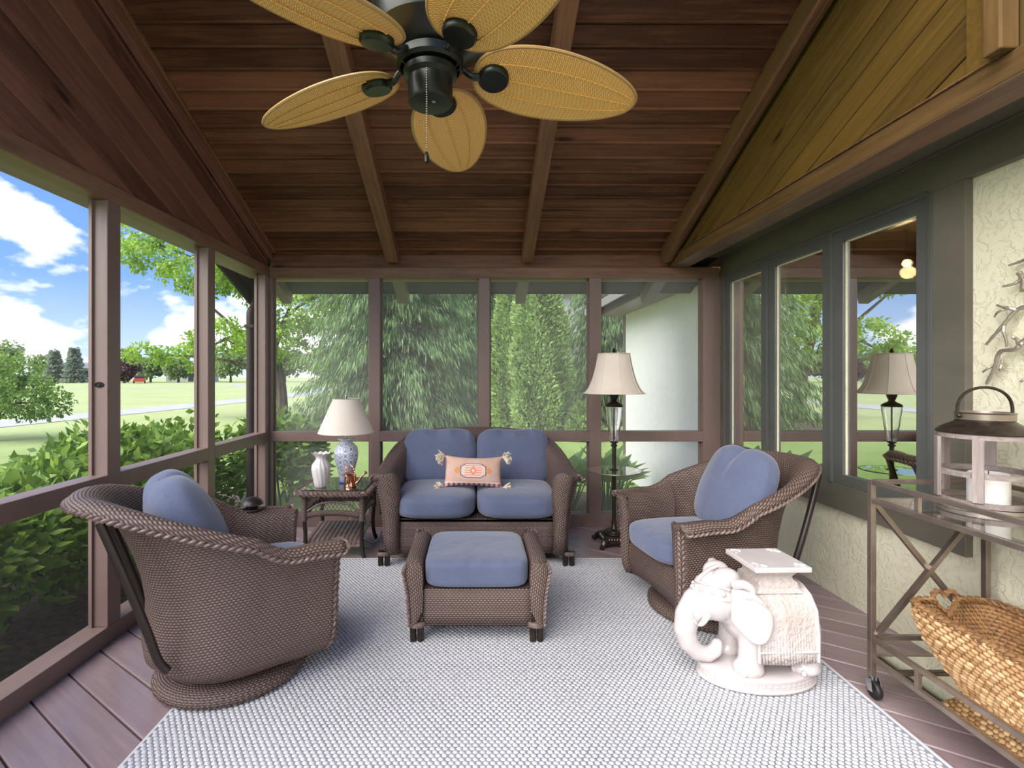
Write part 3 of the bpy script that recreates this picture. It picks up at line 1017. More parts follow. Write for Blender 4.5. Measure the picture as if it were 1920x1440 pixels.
# ---- trees
def trunk(t, pts, r0, r1, name='trunk', mat=M_BARK):
    p = spline(pts, 14)
    return G().tube(p, [lerp(r0, r1, i / 13) for i in range(14)], 9).build(name, mat, t)
def spruce(x, y, Rb, H, seed, label):
    rg = np.random.default_rng(seed)
    t = thing('spruce_tree', label, 'tree', (x, y, ZG))
    trunk(t, [(0, 0, 0), (.04, 0, H * .5), (0, 0, H)], .19, .02)
    P, D, L, W, T = [], [], [], [], []
    gb = G()
    z = .35
    while z < H * .97:
        Rz = Rb * (1 - z / H) ** .8
        nb = 13
        a0 = rg.random() * 6.28
        for k in range(nb):
            a = a0 + k * 6.283 / nb + rg.normal() * .15
            ln = Rz * rg.uniform(.72, 1.12)
            dirv = np.array([math.cos(a), math.sin(a), 0])
            drop = rg.uniform(.12, .30)
            ns = max(5, int(ln * 7))
            if k % 4 == 0 and z < 4.5:
                gb.tube([(0, 0, z), tuple(dirv * ln * .5 + np.array([0, 0, z + .02])), tuple(dirv * ln * .95 + np.array([0, 0, z - drop * ln + .12]))], [.022, .015, .006], 5)
            for s in range(ns):
                f = (s + .6) / ns
                if f < .22 and z < 3:
                    continue
                base = dirv * ln * f + np.array([0, 0, z - drop * ln * f * f + .10 * math.sin(f * 3.14)])
                m = 19
                side = np.array([-dirv[1], dirv[0], 0])
                off = rg.normal(size=(m, 3)) * np.array([.09, .09, .05])
                sp = rg.uniform(-1, 1, size=(m, 1)) * side * (.30 * (1.15 - f) + .10)
                p = base + off + sp
                d = dirv * rg.uniform(.15, .6, size=(m, 1)) + sp * .9 + np.array([0, 0, -1.0]) * rg.uniform(.5, 1.2, size=(m, 1))
                P.append(p); D.append(d)
                L.append(rg.uniform(.13, .30, m)); W.append(rg.uniform(.018, .036, m))
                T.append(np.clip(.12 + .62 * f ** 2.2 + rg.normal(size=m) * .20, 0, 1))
        z += .235
    gb.build('branches', M_TWIG, t)
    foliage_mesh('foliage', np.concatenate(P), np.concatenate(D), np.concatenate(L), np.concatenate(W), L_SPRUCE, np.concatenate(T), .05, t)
spruce(-2.25, 13.9, 2.75, 10.5, 3, 'big spruce with drooping sprays behind the loveseat')
spruce(-.1, 19.3, 2.3, 9.5, 8, 'spruce standing deeper in the mulch bed behind the drooping one')
spruce(4.2, 16.2, 1.9, 8.5, 9, 'sparse dark spruce showing beside the house corner')
def arborvitae(x, y, rad, H, n, label):
    t = thing('arborvitae', label, 'tree', (x, y, ZG))
    trunk(t, [(0, 0, 0), (0, 0, H * .5), (0, 0, H * .8)], .10, .02)
    zz = RNG.random(n) ** 1.1
    a = RNG.random(n) * 6.283
    prof = rad * (1 - zz) ** .55 * (.72 + .28 * np.minimum(1, zz * 6)) * (1 + .16 * np.sin(a * 5 + zz * 9) + .10 * np.sin(zz * 34 + a * 3))
    k = 1 - RNG.random(n) ** 2 * .35
    P = np.stack([np.cos(a) * prof * k, np.sin(a) * prof * k, zz * H + .05], 1)
    D = np.stack([np.cos(a) * .8, np.sin(a) * .8, np.full(n, .75)], 1) + RNG.normal(size=(n, 3)) * .45
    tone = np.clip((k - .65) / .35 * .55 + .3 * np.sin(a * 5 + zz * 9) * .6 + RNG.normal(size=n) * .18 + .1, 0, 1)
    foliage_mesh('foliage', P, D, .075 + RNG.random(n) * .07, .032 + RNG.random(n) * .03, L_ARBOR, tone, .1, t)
arborvitae(1.45, 11.6, .72, 5.6, 30000, 'tall arborvitae with dense pale green sprays')
arborvitae(.86, 12.2, .55, 5.0, 19000, 'narrower arborvitae pressed against the taller one')
arborvitae(2.35, 11.2, .42, .75, 4500, 'low rounded evergreen at the foot of the arborvitae')

def broadleaf(name, x, y, label, crown, n, size, mat, tr, rtr=.14, group=None, limbs=7, flat=.55, lowhole=0.0):
    """crown: list of (dx,dy,z,r) blobs"""
    t = thing(name, label, 'tree', (x, y, ZG), group=group)
    g = G()
    tp = [Vector(p) for p in tr]
    p = spline(tp, 12)
    g.tube(p, [lerp(rtr, rtr * .45, i / 11) for i in range(12)], 8)
    top = tp[-1]
    for c in crown[:limbs]:
        s = p[random.randint(4, 11)]
        e = Vector(c[:3])
        m = lerp(s, e, .5) + Vector((random.uniform(-.2, .2), random.uniform(-.2, .2), random.uniform(-.1, .25)))
        g.tube(spline([s, m, e], 8), [lerp(rtr * .4, .015, i / 7) for i in range(8)], 6)
    g.build('trunk', M_BARK, t)
    cr = np.array(crown)
    w = cr[:, 3] ** 2
    idx = RNG.choice(len(cr), n, p=w / w.sum())
    d = RNG.normal(size=(n, 3))
    d /= np.linalg.norm(d, axis=1, keepdims=True)
    # leaves gathered in small clumps over each blob
    ncl = 60
    cl = RNG.normal(size=(len(cr), ncl, 3))
    cl /= np.linalg.norm(cl, axis=2, keepdims=True)
    ci = RNG.integers(0, ncl, n)
    rr = (0.55 + .45 * RNG.random(n) ** .5)
    base = cl[idx, ci] * rr[:, None]
    P = cr[idx, :3] + (base * np.array([1, 1, flat]) + d * .13) * cr[idx, 3][:, None]
    keep = P[:, 2] > .25
    P, base = P[keep], base[keep]
    D = base * .6 + rdir(len(P), -.25) * .7
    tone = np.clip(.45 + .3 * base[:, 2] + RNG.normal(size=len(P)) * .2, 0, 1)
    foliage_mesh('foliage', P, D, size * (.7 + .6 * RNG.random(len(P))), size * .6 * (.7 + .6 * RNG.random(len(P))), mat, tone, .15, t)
    return t
# maple whose low branches sweep across the left bays
broadleaf('maple_tree', -6.6, 16.5, 'spreading maple with fresh green leaves beside the spruce',
          [(-.4, 0, 4.6, 1.5), (1.1, -.4, 3.4, 1.3), (1.2, .2, 5.0, 1.5), (-1.9, -.6, 4.6, 1.2), (-2.9, .2, 2.0, .8), (-3.6, -.4, 5.2, 1.0), (.2, -.8, 2.4, 1.0),
           (-1.2, -.9, 2.6, 1.0), (1.6, -.2, 2.0, .9), (-4.3, -.2, 5.9, .8), (-1.3, .4, 6.2, 1.6), (1.0, .2, 6.6, 1.7), (-3.9, -.5, 2.1, .6), (2.0, -.2, 4.2, 1.0), (1.9, -.6, 3.2, .9), (2.4, -.4, 5.4, 1.0)],
          30000, .125, L_MAPLE, [(.3, 0, 0), (.2, .05, 1.3), (-.1, 0, 2.8), (-.3, 0, 4.6)], .2, limbs=14, flat=.5)
broadleaf('serviceberry_tree', -10.6, 11.0, 'small multi-stem tree with a low spreading crown on the lawn',
          [(-.1, 0, 1.15, .75), (.75, 0, 1.0, .7), (-1.0, 0, 1.1, .8), (.3, -.3, 1.45, .6), (-.6, .2, 1.6, .7), (1.15, .1, .85, .5), (-1.7, 0, 1.2, .7), (.1, .4, 1.5, .6)],
          11000, .082, L_SHRUB, [(0, 0, 0), (.1, 0, .35), (.05, 0, .7), (0, 0, 1.1)], .09, limbs=8, flat=.7)
FAR = [(-88.5, 95, 7.6, 3.7, 0), (-81.5, 96, 5.6, 3.0, 0), (-97, 101, 6.2, 3.2, 0), (-76.6, 92, 5.6, 2.4, 1), (-72.2, 91, 6.0, 2.4, 1), (-69.5, 101, 7.0, 3.0, 0),
       (-62.5, 90, 3.9, 2.3, 2), (-63, 98, 4.8, 3.0, 0), (-57, 97, 5.2, 3.0, 0), (-54, 103, 6.0, 3.4, 0), (-47.5, 98, 6.4, 3.6, 0), (-40, 106, 6.6, 3.6, 0), (-33, 108, 7.6, 4.4, 0),
       (-24, 110, 8.0, 4.8, 0), (-14, 112, 8.0, 4.8, 0), (-108, 96, 7.0, 4.6, 0)]
FARN = ['tall round-headed tree at the lawn edge', 'rounded tree on the far lawn edge', 'lower rounded tree along the far lawn', 'grey-green conifer standing on the far lawn', 'dark conifer in front of the pale house', 'pale green tree behind the plum tree',
        'dark purple-leaved plum tree on the far lawn', 'broad light green tree right of the plum tree', 'rounded tree in the far row behind the red car', 'green tree near the far white house', 'wide tree behind the far white house', 'tall green tree beyond the curving path',
        'tall tree far behind the maple', 'far tree seen between maple and spruce', 'far tree beyond the serviceberry', 'big far tree at the end of the lawn']
for (x, y, h, r, k), lab in zip(FAR, FARN):
    if k == 1:
        t = thing('conifer_tree', lab, 'tree', (x, y, ZG))
        trunk(t, [(0, 0, 0), (0, 0, h * .5), (0, 0, h)], .2, .03)
        n = 1600
        zz = RNG.random(n) ** 1.2
        a = RNG.random(n) * 6.283
        pr = r * .62 * (1 - zz) * (.7 + .3 * np.sin(zz * 40)) + .2
        P = np.stack([np.cos(a) * pr, np.sin(a) * pr, zz * h + .3], 1)
        foliage_mesh('foliage', P, np.stack([np.cos(a), np.sin(a), np.full(n, -.2)], 1) + RNG.normal(size=(n, 3)) * .3, .7, .4, L_FARC, None, .1, t)
    else:
        cr = [(0, 0, h * .58, r * .75)] + [(random.uniform(-.55, .55) * r, random.uniform(-.4, .4) * r, h * random.uniform(.35, .82), r * random.uniform(.4, .6)) for _ in range(6)]
        broadleaf('plum_tree' if k == 2 else 'far_tree', x, y, lab, cr, 2200, .62, L_PLUM if k == 2 else L_FAR, [(0, 0, 0), (0, 0, h * .2), (0, 0, h * .5)], .25, limbs=4, flat=.75)

# ---- far houses and car
def house(x, y, w, d, h, rz, label):
    t = thing('house', label, 'house', (x, y, ZG), rz)
    bx('wall', M_SIDING, t, -w / 2, w / 2, -d / 2, d / 2, 0, h, 0)
    g = G()
    e = .5
    rh = h + w * .16
    A = [(-w / 2 - e, -d / 2 - e, h), (w / 2 + e, -d / 2 - e, h), (w / 2 + e, d / 2 + e, h), (-w / 2 - e, d / 2 + e, h)]
    r0, r1 = (-w / 2 - e, 0, rh), (w / 2 + e, 0, rh)
    g.ngon([A[0], A[1], r1, r0]); g.ngon([A[2], A[3], r0, r1]); g.ngon([A[1], A[2], r1]); g.ngon([A[3], A[0], r0]); g.ngon([A[3], A[2], A[1], A[0]])
    g.build('roof', M_ROOFF, t, smooth=False)
    for k in range(4):
        xx = -w / 2 + w * (k + .5) / 4
        bx('window', M_FARWIN, t, xx - .55, xx + .55, -d / 2 - .05, -d / 2 + .02, 1.0, 2.3, 0)
    bx('door', M_FARWIN, t, w * .02 - .5, w * .02 + .5, -d / 2 - .06, -d / 2 + .02, 0, 2.1, 0)
house(-62, 111, 9, 6, 2.6, .3, 'low white house behind the maple branches')
house(-97, 120, 10, 7, 2.8, .35, 'pale house half hidden by the grey-green conifer')
house(-78.2, 103.5, 6.0, 4.5, 2.8, .6, 'grey-sided house across the lawn near the plum tree')
house(3.0, 26, 11, 5, 5.2, 0, 'grey-sided neighbour house behind the spruces')
car = thing('car', 'small red car parked by the far lawn', 'car', (-58.5, 88, ZG), R(123))
G().box(-2.1, 2.1, -.85, .85, .3, .85).build('body', simple('red_paint', (.5, .05, .03), .3), car, smooth=False, bevel=.12)
G().box(-1.1, 1.2, -.75, .75, .85, 1.4).build('cabin', M_FARWIN, car, smooth=False, bevel=.2)
for sx in (-1.3, 1.3):
    for sy in (-.8, .8):
        G().lathe([(.01, -.1), (.32, -.1), (.32, .1), (.01, .1)], 14, (sx, sy, .32), Matrix.Rotation(R(90), 3, 'X')).build('wheel', M_RUBBER, car)

# ================================================================== FURNITURE HELPERS
def resample(path, step):
    path = [Vector(p) for p in path]
    out = [path[0]]
    acc = 0.0
    for a, b in zip(path[:-1], path[1:]):
        L = (b - a).length
        d = step - acc
        while d <= L and L > 0:
            out.append(a.lerp(b, d / L))
            d += step
        acc = (acc + L) % step if L > 0 else acc
    return out
def braid(g, path, w, pitch=0.045, strands=3, r=None, ref=None):
    """flat plait of strands along a path"""
    P = resample(path, pitch / 9)
    r = r or w * .36
    if len(P) < 4:
        return
    prev = None
    fr = []
    for i, p in enumerate(P):
        t = (P[min(i + 1, len(P) - 1)] - P[max(i - 1, 0)]).normalized()
        if prev is None:
            a = Vector(ref) if ref else Vector((0, 0, 1))
            x = t.cross(a)
            x = x.normalized() if x.length > 1e-5 else t.orthogonal().normalized()
        else:
            x = (prev - t * prev.dot(t)).normalized()
        prev = x
        fr.append((p, x, t.cross(x)))
    for s in range(strands):
        pts = []
        for i, (p, x, y) in enumerate(fr):
            ph = 2 * math.pi * (i / 9 / 1.0 * .5 + s / strands)
            pts.append(p + x * math.cos(ph) * w * .5 + y * math.sin(2 * ph) * w * .26)
        g.tube(pts, r, 5, caps=True)
def pillow_box(w, d, h, p=5.0, cuts=12, puff=0.0, seed=0, wr=0.0, crown=0.0):
    """rounded-box cushion geometry, local centre at origin"""
    rg = random.Random(seed)
    bm = bmesh.new()
    bmesh.ops.create_cube(bm, size=2.0)
    bmesh.ops.subdivide_edges(bm, edges=bm.edges[:], cuts=cuts, use_grid_fill=True)
    ph = [rg.uniform(0, 6.28) for _ in range(6)]
    for v in bm.verts:
        c = v.co
        m = max(abs(c.x), abs(c.y), abs(c.z))
        nrm_ = (abs(c.x) ** p + abs(c.y) ** p + abs(c.z) ** p) ** (1 / p)
        q = c * (m / nrm_)
        bul = (1 - q.x ** 2) * (1 - q.y ** 2)
        z = q.z * (1 + puff * bul)
        wv = wr * (math.sin(q.x * 9 + ph[0] + 2 * math.sin(q.y * 3 + ph[1])) * .5 + math.sin(q.y * 7 + ph[2] + 2 * q.z)) * (1 - .5 * abs(q.z))
        v.co = Vector((q.x * w / 2 * (1 + wv * .35), q.y * d / 2 * (1 + wv * .35), z * h / 2 + wv * .3 * h))
    return bm
def bm_obj(bm, name, mat, parent=None, sub=0):
    me = bpy.data.meshes.new(name)
    bm.to_mesh(me)
    bm.free()
    me.polygons.foreach_set('use_smooth', [True] * len(me.polygons))
    me.materials.append(mat)
    o = bpy.data.objects.new(name, me)
    COL.objects.link(o)
    if parent is not None:
        o.parent = parent
    if sub:
        md = o.modifiers.new('sub', 'SUBSURF')
        md.levels = md.render_levels = sub
    return o
def seam_loop(parent, w, d, z, p=5.0, r=.0035):
    pts = []
    for k in range(64):
        a = 2 * math.pi * k / 64
        c, s = math.cos(a), math.sin(a)
        q = (abs(c) ** p + abs(s) ** p) ** (-1 / p)
        pts.append((c * q * w / 2, s * q * d / 2, z))
    G().tube(pts, r, 6, closed=True).build('piping', M_BLUE, parent)
def soft_cushion(name, label, cat, loc, rot, w, d, h, seed, p=5.0, puff=.15, wr=.03, fn=None, group=None, pipe=None, cuts=14):
    """cushion as body + piping, free orientation"""
    t = thing(name, label, cat, loc, group=group)
    t.rotation_euler = rot
    bm = pillow_box(w, d, h, p, cuts, puff, seed, wr)
    if fn:
        for v in bm.verts:
            v.co = fn(v.co)
    bm_obj(bm, 'cover', M_BLUE, t, sub=1)
    if pipe is not None:
        for z in pipe:
            pts = []
            for k in range(72):
                a = 2 * math.pi * k / 72
                c, s = math.cos(a), math.sin(a)
                q = (abs(c) ** p + abs(s) ** p) ** (-1 / p) * .99
                u = Vector((c * q * w / 2, s * q * d / 2, z))
                pts.append(fn(u) if fn else u)
            G().tube(pts, .0032, 6, closed=True).build('piping', M_BLUE, t)
    return t

# ================================================================== SWIVEL CHAIR (faces local +X)
CH_ROWS = [  # rx(back), ry(side), xf(front), z arm, z back
    (.20, .24, .27, .105, .105), (.275, .290, .310, .115, .112), (.322, .315, .325, .155, .16), (.330, .322, .330, .21, .215), (.318, .325, .330, .28, .29),
    (.316, .325, .332, .36, .38), (.330, .327, .335, .43, .475), (.358, .330, .338, .49, .575), (.395, .337, .342, .530, .67), (.43, .344, .345, .556, .745),
    (.465, .352, .350, .572, .793), (.497, .364, .354, .582, .820), (.530, .380, .356, .585, .828), (.558, .394, .354, .577, .824), (.576, .404, .350, .556, .806)]
def horseshoe(s, rx, ry, xf):
    a = abs(s)
    sg = 1 if s >= 0 else -1
    if a <= .5:
        th = a / .5 * math.pi / 2
        return -rx * math.cos(th), sg * ry * math.sin(th) ** .9
    f = (a - .5) / .5
    return f * xf, sg * ry * lerp(1.0, .985, f)
def chair_shell(rows, n=64):
    cols = []
    for i in range(n + 1):
        s = -1 + 2 * i / n
        a = abs(s)
        wgt = sm(1 - (a - .10) / .62) if a > .10 else 1.0
        dip = 0
        lift = -.012 * sm((a - .80) / .20)
        col = []
        for j, (rx, ry, xf, za, zb) in enumerate(rows):
            x, y = horseshoe(s, rx, ry, xf)
            top = clamp((j - 7) / 5)
            col.append(Vector((x, y, lerp(za, zb, wgt) + (dip + lift) * top)))
        cols.append(col)
    return cols
def swivel_chair(label, loc, rz, group):
    t = thing('swivel_armchair', label, 'armchair', loc, rz, group)
    cols = chair_shell(CH_ROWS)
    sh = G().grid(cols).build('wicker_shell', M_WICK, t, auto=70)
    md = sh.modifiers.new('solid', 'SOLIDIFY'); md.thickness = .022; md.offset = 0
    # braided rim along the lip and down the arm fronts
    g = G()
    rim = [c[-1] for c in cols]
    lo = [Vector(p) for p in cols[0]]
    hi = [Vector(p) for p in cols[-1]]
    path = [v + Vector((.006, 0, 0)) for v in lo[1:-1]] + rim + [v + Vector((.006, 0, 0)) for v in reversed(hi[1:-1])]
    braid(g, path, .021, .040)
    g.build('braided_rim', M_BRAID, sh)
    # arm fronts
    for sg in (-1, 1):
        g = G()
        rows = []
        for c in (cols[-1] if sg > 0 else cols[0])[1:]:
            yo = c.y
            yi = sg * (.258 if c.z > .30 else .265)
            rows.append([(c.x + .002, yo, c.z), (c.x + .016, lerp(yo, yi, .35), c.z + (.012 if c.z > .56 else 0)), (c.x + .012, lerp(yo, yi, .7), c.z + (.008 if c.z > .56 else 0)), (c.x - .01, yi, c.z - .006)])
        g.grid(rows)
        g.build('arm_front', M_WICKV, t, solid=.012)
        # inner arm face and arm top
        rows = []
        for k in range(15):
            s = sg * (1 - .48 * k / 14)
            r = CH_ROWS
            x8, y8 = horseshoe(s, *r[11][:3])
            x3, y3 = horseshoe(s, *r[5][:3])
            f = k / 14
            a = abs(s)
            wgt = sm(1 - (a - .10) / .62)
            zt = lerp(r[11][3], r[11][4], wgt) - .012 * sm((a - .80) / .20)
            ins = lerp(.105, .03, f)
            rows.append([(x8, y8, zt + .004), (x8, y8 - sg * ins * .55, zt + .004), (x8, y8 - sg * ins, zt - .025), (x3, y3 - sg * lerp(.068, .03, f), zt - .12), (x3, y3 - sg * lerp(.062, .03, f), .30)])
        G().grid(rows).build('arm_inner', M_WICKV, t, auto=70)
    # front apron with curved lower edge
    rows = []
    for k in range(17):
        y = lerp(-.30, .30, k / 16)
        zb = .125 + .03 * (y / .30) ** 2 * -1 + .03
        rows.append([(.312, y, zb - .02), (.326, y, lerp(zb, .31, .3)), (.328, y, lerp(zb, .31, .7)), (.316, y, .318)])
    G().grid(rows).build('front_apron', M_WICKV, t, solid=.015)
    bx('seat_deck', M_WICKV, t, -.15, .318, -.262, .262, .292, .312, .004)
    # rear braces of dark tube
    for sg in (-1, 1):
        y = sg * .235
        G().tube(spline([(-.475, y * 1.05, .775), (-.425, y * 1.10, .63), (-.375, y * 1.12, .48), (-.335, y * 1.10, .35), (-.305, y * 1.06, .245), (-.275, y * 1.06, .195)], 18), .0155, 10).build('brace', M_TUBEB, t)
    # swivel pedestal
    G().lathe([(.05, .06), (.05, .11), (.17, .112), (.17, .12), (.01, .12)], 20).build('swivel_plate', M_TUBEB, t)
    for sg in (-1, 1):
        G().box(-.04, .04, sg * .20 - .008, sg * .20 + .008, .075, .125).build('bracket', M_TUBEB, t, smooth=False, bevel=.003)
    rib = lambda a, r, z: r + (.0055 * abs(math.sin(a * 42)) if r > .12 else 0)
    G().lathe([(.06, .070), (.15, .074), (.235, .070), (.282, .056), (.303, .034), (.302, .012), (.285, .0), (.05, .0)], 252, fn=rib).build('swivel_base', M_WICKV, t, auto=80)
    return t
def chair_cushions(loc, rz, seat_label, back_label):
    M = Matrix.Translation(loc) @ Matrix.Rotation(rz, 4, 'Z')
    def fs(v):   # seat: slightly rounder nose
        return Vector((v.x + (.012 * (1 - (2 * v.y / .52) ** 2) if v.x > .2 else 0), v.y, v.z))
    t = soft_cushion('seat_cushion', seat_label, 'cushion', M @ Vector((.075, 0, .383)), (0, 0, rz), .60, .50, .14, 5, 4.6, .16, .012, fs, 'blue armchair seat cushions')
    def fb(v):   # puffy back: pinched at the top centre
        u, w, h = v.x / .25, v.y / .24, v.z
        pinch = 1 - .10 * math.exp(-(u / .18) ** 2) * sm((w - .1) / .9)
        corner = 1 - .06 * max(0, w) * abs(u)
        return Vector((v.x * (1 + .04 * max(0, -w)) * corner, v.y * pinch, h * (1 + .25 * (1 - min(1, abs(u)) ** 2)) - .05 * math.exp(-(u / .10) ** 2) * sm((w + .2) / 1.2) * (1 if h > 0 else .2)))
    b = soft_cushion('back_cushion', back_label, 'cushion', M @ Vector((-.175, 0, .652)), (0, 0, 0), .50, .49, .155, 9, 3.2, .30, .03, fb, 'blue armchair back cushions', cuts=16)
    # local X -> chair sideways, local Y -> up the back, local Z -> forward
    th = R(24)
    fwd = Vector((math.cos(th), 0, math.sin(th)))
    upv = Vector((-math.sin(th), 0, math.cos(th)))
    sd = Vector((0, 1, 0))
    b.rotation_mode = 'QUATERNION'
    Rm = Matrix((sd, upv, fwd)).transposed()
    b.rotation_quaternion = (Matrix.Rotation(rz, 3, 'Z') @ Rm).to_quaternion()
    return t, b
ZRUG = 0.012
CL, CLR = Vector((-1.07, 2.235, ZRUG)), R(37)
CRR, CRZ = Vector((1.27, 2.80, ZRUG)), R(189)
swivel_chair('brown wicker swivel armchair standing by the left screens', CL, CLR, 'wicker swivel armchairs')
swivel_chair('brown wicker swivel armchair beside the house windows', CRR, CRZ, 'wicker swivel armchairs')
chair_cushions(CL, CLR, 'blue seat cushion in the armchair by the left screens', 'puffy blue back cushion in the armchair by the left screens')
chair_cushions(CRR, CRZ, 'blue seat cushion in the armchair beside the windows', 'puffy blue back cushion in the armchair beside the windows')

# small bronze domed cap lying on the far arm
M = Matrix.Translation(CL) @ Matrix.Rotation(CLR, 4, 'Z')
dm = thing('bronze_dome', 'small dark bronze domed holder resting on the wicker chair arm', 'ornament', M @ Vector((.16, .365, .592)), CLR)
G().lathe([(.028, .0), (.03, .022), (.034, .026), (.058, .028), (.056, .034), (.048, .048), (.030, .060), (.001, .065)], 20).build('dome', M_TUBEB, dm)
G().lathe([(.001, 0), (.05, 0), (.048, .006), (.001, .007)], 20).build('plate', M_TUBEB, dm)
G().tube(spline([(-.03, 0, .004), (-.10, .0, .004), (-.19, .01, -.004), (-.22, .01, -.03)], 12), .008, 6).build('strap', M_TUBEB, dm)

# ================================================================== LOVESEAT (faces local -Y)
def superpath(s, hx, yb, yf, rc):
    """s in [-1,1]: arm front (left) -> back -> arm front (right); half-width hx, back yb, front yf, corner radius rc"""
    la = (yb - rc) - yf
    lc = rc * math.pi / 2
    lb = hx - rc
    tot = la + lc + lb
    d = (1 - abs(s)) * tot          # distance from arm front
    sg = 1 if s >= 0 else -1
    if d < la:
        return sg * hx, yf + d
    d -= la
    if d < lc:
        th = d / rc
        return sg * (hx - rc + rc * math.cos(th)), yb - rc + rc * math.sin(th)
    d -= lc
    return sg * (hx - rc - d), yb
LV_ROWS = [  # hx, yb, yf, rc, z arm, z shoulder/back
    (.600, .33, -.385, .24, .09, .09), (.606, .34, -.388, .26, .20, .20), (.614, .345, -.392, .29, .32, .34), (.628, .352, -.398, .33, .44, .48), (.644, .362, -.405, .38, .53, .62),
    (.656, .376, -.410, .43, .585, .735), (.664, .392, -.412, .47, .612, .79), (.676, .412, -.414, .50, .625, .815), (.692, .435, -.416, .52, .627, .828), (.706, .455, -.414, .54, .614, .826), (.712, .466, -.410, .55, .592, .816)]
def loveseat():
    loc = (0.0, 3.815, 0)
    t = thing('loveseat', 'brown wicker two-seat loveseat against the back screens', 'loveseat', loc)
    n = 84
    cols = []
    for i in range(n + 1):
        s = -1 + 2 * i / n
        a = abs(s)
        w = sm((.80 - a) / .42)
        arch = .035 * (1 - (a / .45) ** 2) if a < .45 else 0
        col = []
        for j, (hx, yb, yf, rc, za, zb) in enumerate(LV_ROWS):
            x, y = superpath(s, hx, yb, yf, rc)
            col.append(Vector((x, y, lerp(za, zb, w) + arch * clamp((j - 4) / 4))))
        cols.append(col)
    shl = G().grid(cols).build('wicker_shell', M_WICKV, t, auto=70, solid=.02)
    g = G()
    path = [c[-1] for c in cols]
    braid(g, [v for v in cols[0][1:-1]] + path + [v for v in reversed(cols[-1][1:-1])], .017, .034)
    g.build('braided_rim', M_BRAID, shl)
    for sg in (-1, 1):
        e = cols[-1] if sg > 0 else cols[0]
        rows = []
        for c in e:
            wi = lerp(.075, .135, sm((c.z - .2) / .42))
            top = .012 if c.z > .6 else 0
            rows.append([(c.x, c.y, c.z), (c.x - sg * wi * .3, c.y - .02, c.z + top), (c.x - sg * wi * .7, c.y - .018, c.z + top), (c.x - sg * wi, c.y + .01, c.z)])
        G().grid(rows).build('arm_front', M_WICKV, t, solid=.014, auto=70)
        rows = []
        for k in range(17):
            s = sg * (1 - .56 * k / 16)
            a = abs(s)
            w = sm((.80 - a) / .42)
            x8, y8 = superpath(s, *LV_ROWS[7][:4])
            x4, y4 = superpath(s, *LV_ROWS[3][:4])
            zt = lerp(LV_ROWS[7][4], LV_ROWS[7][5], w)
            ins = lerp(.115, .07, k / 16)
            # inward direction toward seat centre
            iv = Vector((-x8, -(y8 + .1), 0)).normalized() if k > 9 else Vector((-sg, 0, 0))
            rows.append([Vector((x8, y8, zt)), Vector((x8, y8, zt)) + iv * ins * .6 + Vector((0, 0, .004)), Vector((x8, y8, zt - .02)) + iv * ins, Vector((x4, y4, zt - .12)) + iv * .075, Vector((x4, y4, .30)) + iv * .07])
        G().grid(rows).build('arm_inner', M_WICKV, t, auto=70)
    # front apron
    G().grid([[(lerp(-.56, .56, k / 12), -.375, z) for z in (.088, .16, .24, .325)] for k in range(13)]).build('front_apron', M_WICKV, t, solid=.015)
    bx('seat_deck', M_WICKV, t, -.57, .57, -.375, .30, .30, .322, .003)
    # paired short feet with wrapped cuffs
    for x in (-.625, .625):
        for y in (-.385, .27):
            for dx in (-.022, .022):
                ft = G().lathe([(.001, 0), (.018, 0), (.019, .05), (.019, .10), (.001, .10)], 12, (x + dx, y, ZRUG if y < -.2 else 0)).build('foot', M_DBRONZE, t)
            G().lathe([(.025, .078), (.036, .082), (.038, .094), (.034, .104), (.02, .106)], 14, (x, y, 0), Matrix.Diagonal(Vector((1.2, .85, 1)))).build('foot_cuff', M_BRAID, ft)
    # cushions: independent things
    L = Vector(loc)
    for sg, nm in ((-1, 'next to the end table'), (1, 'next to the floor lamp')):
        def fs(v, sg=sg):
            return Vector((v.x, v.y - (.015 * (1 - (v.x / .3) ** 2) if v.y < -.2 else 0), v.z))
        soft_cushion('seat_cushion', 'blue loveseat seat cushion ' + nm, 'cushion', L + Vector((sg * .2855, -.095, .408)), (0, 0, 0), .566, .68, .172, 20 + sg, 4.6, .12, .012, fs, 'loveseat seat cushions')
        def fb(v, sg=sg):
            u, w = v.x / .27, v.y / .24
            top = sm((w - .3) / .7)
            return Vector((v.x * (1 - .03 * top), v.y * (1 - .055 * math.exp(-((u - .1 * sg) / .3) ** 2) * top), v.z * (1.1 - .10 * top) + (.014 * math.sin(u * 9 + sg) + .008 * math.sin(u * 23)) * top))
        b = soft_cushion('back_cushion', 'puffy blue loveseat back cushion ' + nm, 'cushion', L + Vector((sg * .287, .200, .655)), (R(77), 0, 0), .575, .44, .18, 30 + sg, 4.6, .22, .03, fb, 'loveseat back cushions', cuts=16)
loveseat()

